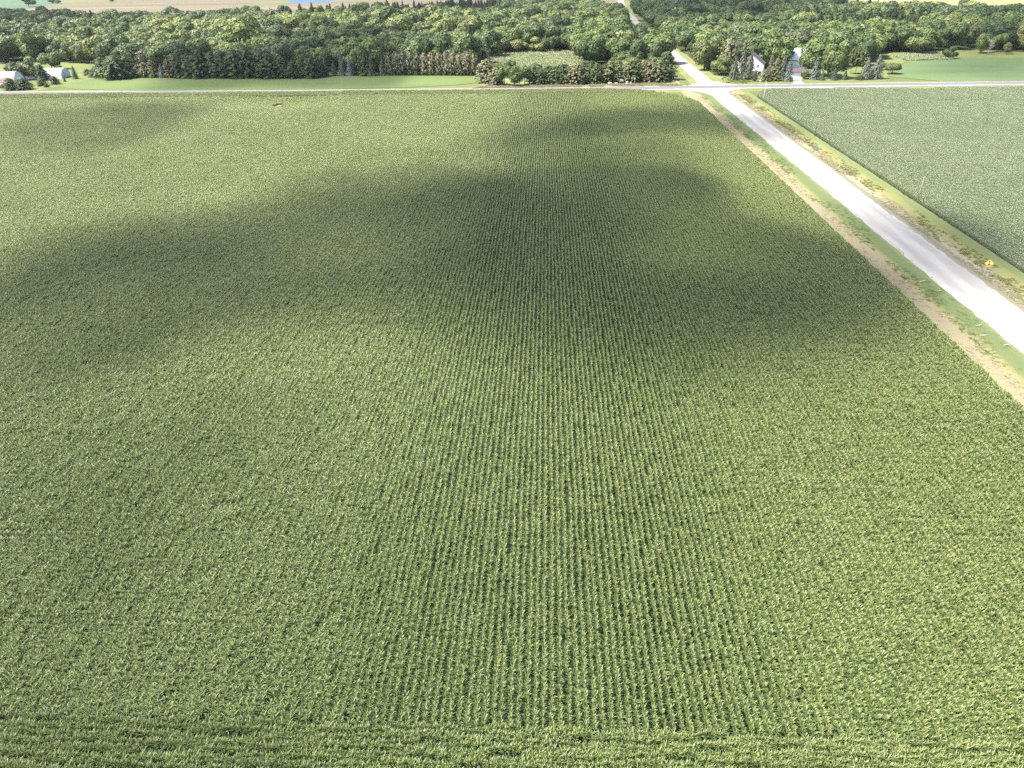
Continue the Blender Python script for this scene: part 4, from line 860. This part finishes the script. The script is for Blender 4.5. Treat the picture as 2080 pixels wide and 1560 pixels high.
def woods(poly, seed, sp):
    r = np.random.RandomState(seed); xs = [q[0] for q in poly]; ys = [q[1] for q in poly]; out = []
    y = min(ys)
    while y < max(ys):
        s = sp*(1+.35*max(0, (y-600)/600))
        X = np.arange(min(xs), max(xs), s)+r.uniform(-.42, .42, len(np.arange(min(xs), max(xs), s)))*s
        Y = y+r.uniform(-.42, .42, len(X))*s
        k = inside(poly, X, Y); out += list(zip(X[k], Y[k])); y += s*.95
    return np.array(out)
def make_woods():
    pts = np.vstack([woods(POLY['west_woods'], 3, 12.5), woods(POLY['east_woods'], 4, 12.5)])
    x, y = pts[:, 0], pts[:, 1]; r = np.random.RandomState(9)
    keep = ~inside(MEADOW, x, y) & (np.abs(x-np.array([nrx(q) for q in y])) > 9.5)
    keep &= ~((np.abs(x-153.6) < 9) & (np.abs(y-489) < 12)) & ~((np.abs(x-119) < 12) & (np.abs(y-466) < 11))
    keep &= np.abs(x) < 60+.86*y
    off = np.array([nrx(q) for q in y])-x                      # the sunny bank west of the road keeps clear of tall trees here
    keep &= ~((off > 0) & (off < 15) & (y > 500) & (y < 641)) & ~((off > 0) & (off < 24) & (y > 640) & (y < 930)) & ~((off > 0) & (off < 30) & (y > 1010))
    for (_, tx, ty, th, tw, *_r) in TREES:
        keep &= np.hypot(x-tx, y-ty) > max(2.6, tw*.42)
    x, y = x[keep], y[keep]; n = len(x)
    con = inside(POLY['conifer_strip'], x, y)
    con |= (vnoise(x, y, 45, 77) > .80) & (y > 620)
    big = vnoise(x, y, 60, 12); mid = vnoise(x, y, 22, 13)
    tint = .06+.44*big+.22*mid+r.normal(0, .24, n)
    pop = inside(POLY['poplar_zone'], x, y); tint = np.where(pop, tint+.24, tint)
    tint = np.where((y > 800), tint-.08, tint)
    tint = np.clip(tint, .03, 1)
    h = 11.5+7.5*vnoise(x, y, 34, 14)+r.uniform(-3, 5, n); h = np.where(pop, h+3.5, h)
    corner = inside([(-45, 410), (84, 410), (90, 505), (-40, 520)], x, y); h = np.where(corner, np.where(x < 42, 3.2+2.6*r.rand(n), 6+5*r.rand(n)), h)
    h = np.where((y > 900) & ~con, h*.85, h)
    w = h*r.uniform(.66, .98, n)+3.2
    hc = r.uniform(10, 20, n); wc = hc*r.uniform(.3, .42, n)
    d = np.hypot(x, y)/np.where(con, hc, h)**.35
    order = np.argsort(d); b_used = sum(1 for t in TREES if t[0] == 'broadleaf_tree'); cut = 300-b_used
    single = [i for i in order if not con[i]][:cut]; ss = set(single)
    rr = random.Random(4); cnt = {}
    ORD = 'first second third fourth fifth sixth seventh eighth ninth tenth eleventh twelfth thirteenth fourteenth fifteenth sixteenth seventeenth eighteenth nineteenth twentieth'.split()
    ANCHORS = []
    for (nm, X, Y, _h, _w, _t, lb, gp) in TREES:
        if Y > 560: continue
        if ' eastward in' in lb: sh = lb.split(' eastward')[0]
        elif len(lb.split()) <= 7: sh = lb
        else: sh = lb
        if len(sh.split()) <= 8: ANCHORS.append((math.atan2(X, Y), math.hypot(X, Y), sh, gp.replace('trees ', 'trees ')))
    for i in single:
        tw = 'dark green' if tint[i] < .28 else 'mid-green' if tint[i] < .5 else 'light green' if tint[i] < .68 else 'yellow-green'
        sz = 'tall' if h[i] > 16 else 'short' if h[i] < 11 else 'mid-height'
        bear = math.atan2(x[i], y[i]); far = math.hypot(x[i], y[i])
        an = min(ANCHORS, key=lambda q: abs(q[0]-bear)+(.5 if q[1] > far else 0)); cnt[an[2]] = cnt.get(an[2], 0)+1
        k = cnt[an[2]]; rank = ORD[k-1] if k <= len(ORD) else '%dth' % k
        lb = '%s %s tree, %s behind the %s' % (sz, tw, rank, an[2]); grp = 'woodland trees beyond the %s' % an[3]
        plant('broadleaf_tree', float(x[i]), float(y[i]), float(h[i]), float(w[i]), float(tint[i]), lb, grp, rr)
    def rest(name, idx, coll, nv, hh, ww, label, cat, tn):
        m = len(idx)
        scatter(name, np.c_[x[idx], y[idx], np.zeros(m)], np.c_[np.zeros(m), np.zeros(m), r.uniform(0, 6.28, m)], np.c_[ww[idx], ww[idx], hh[idx]], r.randint(0, nv, m), coll, label, cat, {'tint': tn[idx]})
    rest_b = np.array([i for i in range(n) if not con[i] and i not in ss]); rest_c = np.array([i for i in range(n) if con[i]])
    def joined(kind):
        out = []
        for k, me in enumerate(KIND[kind][0]):
            tm = KIND[kind][1][k % len(KIND[kind][1])]
            bm = bmesh.new(); bm.from_mesh(me); nf = len(bm.faces); bm.from_mesh(tm); bm.faces.ensure_lookup_table()
            for f in bm.faces[nf:]: f.material_index = 1
            j = bpy.data.meshes.new('whole_tree'); bm.to_mesh(j); bm.free()
            j.materials.append(me.materials[0]); j.materials.append(tm.materials[0]); out.append(j)
        return out
    rest('forest', rest_b, proto_collection('forest_tree', joined('broadleaf_tree')), 9, h, w, 'mass of broadleaf trees filling the woods far beyond the road', 'woods', tint)
    rest('conifer_woods', rest_c, proto_collection('forest_conifer', joined('spruce_tree')+joined('pine_tree')), 11, hc, wc, 'dark pointed conifers along the back of the woods', 'woods', r.uniform(0, .28, n))
    print('woods', n, 'single', len(single))
make_woods()

# ---------------------------------------------------------------- buildings
def window(parent, x, y, z, w, h, face='y', name='window'):
    """frame standing proud of the wall, pane and glazing bar set back in it"""
    b = MB(); t = .12
    for (x0, x1, z0, z1) in ((-w/2-t, -w/2, -h/2-t, h/2+t), (w/2, w/2+t, -h/2-t, h/2+t), (-w/2, w/2, h/2, h/2+t), (-w/2, w/2, -h/2-t, -h/2), (-.04, .04, -h/2, h/2)):
        b.box(x+x0, x+x1, y-.08, y+.02, z+z0, z+z1)
    fr = b.build(name, M['white_paint'], parent)
    for sx in (-1, 1):
        MB().box(x+min(sx*.04, sx*w/2), x+max(sx*.04, sx*w/2), y-.03, y+.015, z-h/2, z+h/2).build('pane', M['glass'], fr)
    return fr
def gable(w, e, r): return [(-w/2, 0), (w/2, 0), (w/2, e), (0, r), (-w/2, e)]
def gable_roof(w, e, r, y0, y1, over=.45, th=.22, side=0):
    k = (r-e)/(w/2); b = MB()
    for s in ((-1,), (1,), (-1, 1))[side]:
        xo = w/2+over
        b.prism([(0, r+.02), (s*xo, r-k*xo+.02), (s*xo, r-k*xo+th+.02), (0, r+th+.02)], y0-over, y1+over)
    return b
H = thing('white_house', 'white two-storey gabled farmhouse with purple-brown roof among spruces', 'house', (121.0, 463, 0), math.radians(-19))
MB().prism(gable(13.2, 6.0, 11.0), -2, 9).build('wall', M['white_paint'], H)
for side in (0, 1):
    gable_roof(13.2, 6.0, 11.0, -2, 9, side=side).build('roof', M['shingle'], H)
MB().box(-1.4, -.6, 5, 5.8, 8.9, 12.2).build('chimney', M['brown'], H)
for x, z in ((3.4, 5.0), (-3.0, 5.0), (0, 8.4)): window(H, x, -2, z, 1.5, 1.6)
MB().prism([(-4.9, 2.75), (-1.98, 3.75), (-1.98, 3.83), (-5.05, 2.80)], -.6, 6.6, 'x').build('porch_roof', M['pink_shingle'], H)
MB().box(-.6, 6.6, -4.8, -2.02, 0, .35).build('porch_floor', M['pole_wood'], H)
for x in (-.4, 1.8, 4.1, 6.4): MB().box(x-.13, x+.13, -4.8, -4.54, .35, 2.74).build('porch_post', M['white_paint'], H)
d = MB().box(2.4, 3.5, -2.08, -2.01, .36, 2.5).build('door', M['door_blue'], H)
MB().box(2.5, 2.58, -2.14, -2.08, 1.3, 1.5).build('handle', M['steel'], d)
window(H, 5.0, -2, 1.6, 1.2, 1.3); window(H, .9, -2, 1.6, 1.2, 1.3)
MB().prism(gable(5.4, 4.4, 6.6), -0.5, 6).build('wing_wall', M['white_paint'], H).location = (-9.0, 0, 0)
gable_roof(5.4, 4.4, 6.6, -.5, 6, side=2).build('wing_roof', M['pink_shingle'], H).location = (-9.0, 0, 0)
window(H, -9.0, -.5, 2.4, 1.2, 1.4)

G = thing('garage', 'low white garage with purple roof and dark opening beside the driveway', 'garage', (146, 451, 0), math.radians(-4))
MB().box(-4.8, 4.4, 0, 6.5, 0, 2.7).build('wall', M['white_paint'], G)
MB().prism([(-.5, 2.72), (3.25, 4.1), (7.0, 2.72), (7.0, 2.95), (3.25, 4.35), (-.5, 2.95)], -5.2, 4.8, 'x').build('roof', M['shingle'], G)
gd = MB()
for k in range(4): gd.box(-3.9, -.9, -.06-.015*(k % 2), -.005, .05+k*.54, .57+k*.54)
gd.build('garage_door', M['white_metal'], G)
MB().box(.6, 3.9, -.03, -.004, 0, 2.1).build('opening_shade_panel', M['dark'], G)  # dark panel on the solid wall, painting the shade inside an opening
for k in range(6): MB().box(.7+k*.52, 1.17+k*.52, -.35, -.3, .1, 1.25).build('fence_board', M['brown'], G)
MB().box(.65, 3.85, -.30, -.26, .4, .5).build('fence_rail', M['brown'], G)

def gambrel(w, e, k, r): return [(-w/2, 0), (w/2, 0), (w/2, e), (w/2*.62, k), (0, r), (-w/2*.62, k), (-w/2, e)]
B = thing('white_barn', 'tall white barn with white metal roof half hidden between two maples', 'barn', (153.5, 489, 0), math.radians(86))
MB().prism(gambrel(9, 5.4, 8.8, 11.2), -7, 7).build('wall', M['white_paint'], B)
for s in (-1, 1):
    pr = [(0, 11.22), (s*4.5*.62, 8.83), (s*4.85, 5.15), (s*4.95, 5.32), (s*4.5*.62+s*.12, 9.05), (0, 11.45)]
    MB().prism(pr, -7.4, 7.4).build('roof', M['white_metal'], B)
MB().box(-5.0, -4.86, -7.4, 7.4, 4.95, 5.2).build('eave_board', M['shingle'], B)
dr = MB().box(-4.56, -4.51, -1.8, 1.8, .02, 3.6).build('door', M['white_metal'], B)

def arch_shed(root, W, Hh, L, wallm, roofm, n=14, flat=1.0):
    """arched sheet-metal shed along local x, its end wall at x=0"""
    prof = [(-W/2*math.cos(math.pi*k/n), Hh*math.sin(math.pi*k/n)**flat) for k in range(n+1)]
    MB().prism([(a*.985, b_*.985) for a, b_ in prof], -.12, 0, 'x').build('end_wall', wallm, root)
    MB().prism([(a*.985, b_*.985) for a, b_ in prof], -L, -L+.12, 'x').build('end_wall', wallm, root)
    for k in range(n):
        (a0, z0), (a1, z1) = prof[k], prof[k+1]
        q = 1.015+.006*(k % 2)
        MB().prism([(a0, z0), (a1, z1), (a1*q, z1*q+.02), (a0*q, z0*q+.02)], -L+.01, .25, 'x').build('roof_sheet', roofm[0] if not (len(roofm) > 1 and k in (3, 4)) else roofm[1], root)
R_ = thing('arched_shed', 'red arched metal shed with pale grey end wall, cut by the picture edge', 'shed', (-315.5, 452, 0), math.radians(3), 'arched metal farm sheds')
arch_shed(R_, 11.5, 7.6, 22, M['grey_metal'], [M['red_metal']], 14, .8)
MB().box(.005, .07, -2.2, 2.2, .02, 4.4).build('sliding_door', M['white_metal'], R_)
L_ = thing('arched_shed', 'long low white metal shed half hidden behind lawn trees', 'shed', (-306.5, 484, 0), math.radians(4), 'arched metal farm sheds')
arch_shed(L_, 11.5, 5.4, 27, M['grey_metal'], [M['white_metal']], 8, .7)
MB().box(.005, .07, -1.6, 1.6, .02, 3.4).build('sliding_door', M['grey_metal'], L_)
W_ = thing('farm_wagon', 'grey farm wagon with white load parked before the red shed', 'wagon', (-321.5, 440.5, 0), .1)
MB().box(-2.6, 2.6, -1.1, 1.1, .75, 1.9).build('wagon_box', M['brown'], W_)
MB().prism([(-1.1, 1.92), (1.1, 1.92), (.8, 2.5), (-.8, 2.5)], -2.5, 2.5, 'x').build('load', M['white_metal'], W_)
for sx in (-1.8, 1.8):
    for sy in (-1, 1): MB().tube([(sx, sy*1.0-.12, .42), (sx, sy*1.0+.12, .42)], [.42, .42], 14).build('wheel', M['black'], W_)
MB().tube([(2.6, 0, .7), (4.2, 0, .5)], [.05, .05], 6).build('drawbar', M['steel'], W_)

# ---------------------------------------------------------------- poles, signs and small things by the roads
def utility_pole(x, y, h, m, label):
    t = thing('utility_pole', label, 'utility pole', (x, y, 0), 0, 'poles along the blue-green crop')
    MB().tube([(0, 0, -.3), (0, 0, h*.5), (0, 0, h)], [.15, .12, .09], 9).build('pole', M[m], t, True)
    MB().tube([(0, 0, h), (0, 0, h+.12)], [.10, .05], 8).build('pole_cap', M['steel'], t)
    MB().tube([(.13, 0, h-.25), (.26, 0, h-.2)], [.02, .02], 6).build('bracket', M['steel'], t)
    MB().tube([(.26, 0, h-.22), (.26, 0, h-.02)], [.05, .035], 8).build('insulator', M['steel'], t)
utility_pole(105.2, 372.4, 9.1, 'pole_white', 'bleached white pole at the crop corner nearest the crossing')
utility_pole(104.6, 293.3, 7.4, 'pole_dark', 'slim dark pole midway along the edge of the blue-green crop')
utility_pole(105.2, 205.2, 7.3, 'pole_wood', 'grey wooden pole at the crop edge nearest the yellow sign')

s_ = thing('road_sign', 'yellow diamond sign with red octagon and black arrow on two posts', 'road sign', (95.8, 150.4, 0), math.radians(-14))
for sx in (-.33, .33): MB().box(sx-.035, sx+.035, .03, .10, -.2, 3.0).build('post', M['steel'], s_)
a = .86
dm = [(0, -a), (a, 0), (0, a), (-a, 0)]
pl = MB().prism([(u, 3.05+w_) for u, w_ in dm], -.012, .012).build('plate', M['yellow'], s_)
oc = [(.30*math.cos(math.pi/8+k*math.pi/4), 2.80+.30*math.sin(math.pi/8+k*math.pi/4)) for k in range(8)]
MB().prism([(u*1.12, 2.80+(w_-2.80)*1.12) for u, w_ in oc], -.018, -.0125).build('octagon_border', M['white_paint'], pl)
MB().prism(oc, -.026, -.0185).build('octagon', M['red'], pl)
MB().prism([(-.06, 3.2), (.06, 3.2), (.06, 3.40), (.19, 3.40), (0, 3.66), (-.19, 3.40), (-.06, 3.40)], -.020, -.0125).build('arrow', M['black'], pl)
s_ = thing('road_sign', 'small plain blue sign on a thin post in the weedy ditch', 'road sign', (96.6, 267, 0), math.radians(-12))
MB().box(-.03, .03, -.03, .03, -.2, 1.3).build('post', M['steel'], s_)
MB().prism([(-.55, 1.25), (.45, 1.15), (.6, 1.75), (-.4, 1.9)], -.05, -.031).build('plate', M['blue'], s_)
def post(x, y, h, r, m, label, cat='post', group='small posts along the paved road'):
    t = thing('marker_post', label, cat, (x, y, 0), 0, group)
    MB().box(-r, r, -r, r, -.1, h).build('stake', M[m], t)
    MB().box(-r*1.6, r*1.6, -r*1.6-.01, -r*1.0-.002, h*.72, h-.02).build('reflector', M['white_paint'], t)
post(-82, 408.2, 2.4, .05, 'pole_dark', 'thin dark marker post on the near side of the paved road')
post(9.3, 408.6, 1.3, .06, 'pole_dark', 'short dark marker post on the near verge by the young pines')
post(49.6, 431.3, 3.2, .07, 'pole_white', 'thin white post in front of the young roadside pines')
post(88.6-14, 431, 1.9, .07, 'pole_wood', 'stubby grey post on the corner bank by the gravel road')
mb = thing('mailbox', 'white mailbox on a post across the road from the bleached pole', 'mailbox', (118.2, 430.6, 0), 0)
MB().box(-.07, .07, -.07, .07, -.1, 1.15).build('post', M['pole_white'], mb)
MB().prism([(-.2, 1.15), (.2, 1.15), (.2, 1.4)]+[(.2*math.cos(k*math.pi/6), 1.4+.2*math.sin(k*math.pi/6)) for k in range(1, 6)]+[(-.2, 1.4)], -.4, .4).build('box', M['white_paint'], mb)
MB().box(.21, .23, -.1, .1, 1.35, 1.65).build('flag', M['red'], mb)
def hive(x, y, w, h, label, m='white_paint'):
    t = thing('white_box', label, 'box', (x, y, 0), .05, 'small white boxes by the young pines')
    MB().box(-w/2, w/2, -.35, .35, .12, h).build('body', M[m], t)
    MB().box(-w/2-.05, w/2+.05, -.40, .40, h+.002, h+.09).build('lid', M[m], t)
    for sx in (-1, 1): MB().box(sx*w*.4-.06, sx*w*.4+.06, -.3, .3, -.05, .118).build('foot', M['brown'], t)
hive(36.0, 432.4, 1.9, .6, 'widest low white box before the young pines')
hive(39.6, 432.8, 1.3, .5, 'low white box just west of the pinkish notice board')
hive(45.4, 431.8, .8, 1.2, 'tall narrow white box just east of the pinkish notice board')
hive(47.6, 431.8, .5, .9, 'slim white box between the tall box and white post')
nb = thing('notice_board', 'pinkish white board on two legs before the young pines', 'notice board', (42.6, 434.6, 0), 0)
for sx in (-.8, .8): MB().box(sx-.06, sx+.06, 0, .1, -.1, 1.0).build('leg', M['pole_wood'], nb)
MB().box(-1.05, 1.05, -.03, .08, 1.002, 2.2).build('board', plain('pinkish_white', (.72, .62, .62), .06, 2), nb)
# pale wisps of cut straw and stones on the green verge
for i, (x, y, l, a, lb) in enumerate(((81.3, 147.5, 1.9, .5, 'farthest pale straw wisp on the green verge across from the sign'), (82.6, 142.5, 1.0, .2, 'short pale straw wisp on the green verge across from the sign'),
                                  (82.3, 126.0, 1.6, .3, 'pale straw wisp touching the gravel road edge'), (80.9, 121.8, 1.5, .15, 'flat pale straw wisp lower down the green verge'),
                                  (82.9, 118.0, 1.5, .35, 'nearest pale straw wisp on the green verge'))):
    r = np.random.RandomState(60+i); b = MB()
    for k in range(26):
        cx, cy = r.normal(0, l*.2), r.normal(0, .08); aa = r.normal(0, .3); q = r.uniform(.08, .24); z = .05+r.uniform(0, .10)
        dx, dy = math.cos(aa)*q, math.sin(aa)*q
        b.add([(cx-dx, cy-dy-.03, z), (cx+dx, cy+dy-.03, z+.05), (cx+dx, cy+dy+.03, z+.05), (cx-dx, cy-dy+.03, z)], [(0, 1, 2, 3)])
    o = b.build('straw_wisp', M['straw']); o.location = (x, y, 0); o.rotation_euler = (0, 0, a)
    tag(o, lb, 'straw', 'straw wisps on the green verge')

# ---------------------------------------------------------------- clouds overhead (volumes, one added to darken the left; the field's dark patches are their shadows)
def make_clouds(alt=900.0, cell=6.0, depth=34.0):
    x0, x1, y0, y1 = -1000, 760, -30, 1800
    xs = np.arange(x0, x1, cell); ys = np.arange(y0, y1, cell); X, Y = np.meshgrid(xs, ys, indexing='ij')
    F = np.zeros_like(X)
    def blur(a, s):
        k = np.arange(-int(3*s), int(3*s)+1); w = np.exp(-k**2/(2*s*s)); w /= w.sum()
        for ax in (0, 1): a = np.apply_along_axis(lambda q: np.convolve(q, w, 'same'), ax, a)
        return a
    for i, (nm, (k, poly)) in enumerate(SHADE.items()):
        wx = X+14*(vnoise(X, Y, 26, 60+i)-.5)+26*(vnoise(X, Y, 70, 80+i)-.5); wy = Y+14*(vnoise(X, Y, 26, 90+i)-.5)+26*(vnoise(X, Y, 70, 95+i)-.5)
        m = inside(poly, wx, wy).astype(float)
        far = nm in ('far', 'east', 'west', 'thin', 'strip')
        F = np.maximum(F, k*blur(m, 22/cell if far else 11/cell))
    F *= .55+.75*(.6*vnoise(X, Y, 38, 33)+.4*vnoise(X, Y, 17, 34))
    F = np.clip(F-.05, 0, None)
    F[0] = F[-1] = 0; F[:, 0] = F[:, -1] = 0
    cells = (F[:-1, :-1] > 0) | (F[1:, :-1] > 0) | (F[:-1, 1:] > 0) | (F[1:, 1:] > 0)
    # drop pinched corners so that the shell stays closed
    sh = SUN*(alt/SUN.z); top = {}; bot = {}; v = []; f = []
    bump_t = .55+.5*vnoise(X, Y, 30, 44)
    def vid(i, j, up):
        if F[i, j] <= 0: d = top
        else: d = top if up else bot
        if (i, j) not in d:
            t = F[i, j]*depth
            z = alt+(t*bump_t[i, j] if up else -t*(1-bump_t[i, j])) if F[i, j] > 0 else alt
            d[(i, j)] = len(v); v.append((X[i, j]+sh.x, Y[i, j]+sh.y, z))
        return d[(i, j)]
    I, J = np.nonzero(cells)
    for i, j in zip(I, J):
        q = [(i, j), (i+1, j), (i+1, j+1), (i, j+1)]
        f.append([vid(a, b, True) for a, b in q]); f.append([vid(a, b, False) for a, b in reversed(q)])
    me = mesh('clouds', v, f)
    m, t, N, L = nt('cloud_vapour'); pv = N('ShaderNodeVolumePrincipled'); pv.inputs['Color'].default_value = (1, 1, 1, 1)
    pv.inputs['Density'].default_value = CLOUD_DENSITY; pv.inputs['Anisotropy'].default_value = .3
    o = N('ShaderNodeOutputMaterial'); L(pv.outputs[0], o.inputs['Volume'])
    tag(link('clouds', me, None, [m]), 'scattered thin clouds drifting above the fields', 'clouds', None, 'stuff')
def make_haze():
    b = MB().box(-7200, 7200, -5200, 12200, -1.2, 75)
    m, t, N, L = nt('thin_summer_haze'); pv = N('ShaderNodeVolumePrincipled'); pv.inputs['Color'].default_value = (.93, .96, 1, 1)
    pv.inputs['Density'].default_value = HAZE; pv.inputs['Anisotropy'].default_value = .2
    o = N('ShaderNodeOutputMaterial'); L(pv.outputs[0], o.inputs['Volume'])
    tag(b.build('haze', m), 'thin pale summer haze', 'haze', None, 'stuff')
HAZE = .00003
make_haze()
CLOUD_DENSITY = .054
make_clouds()
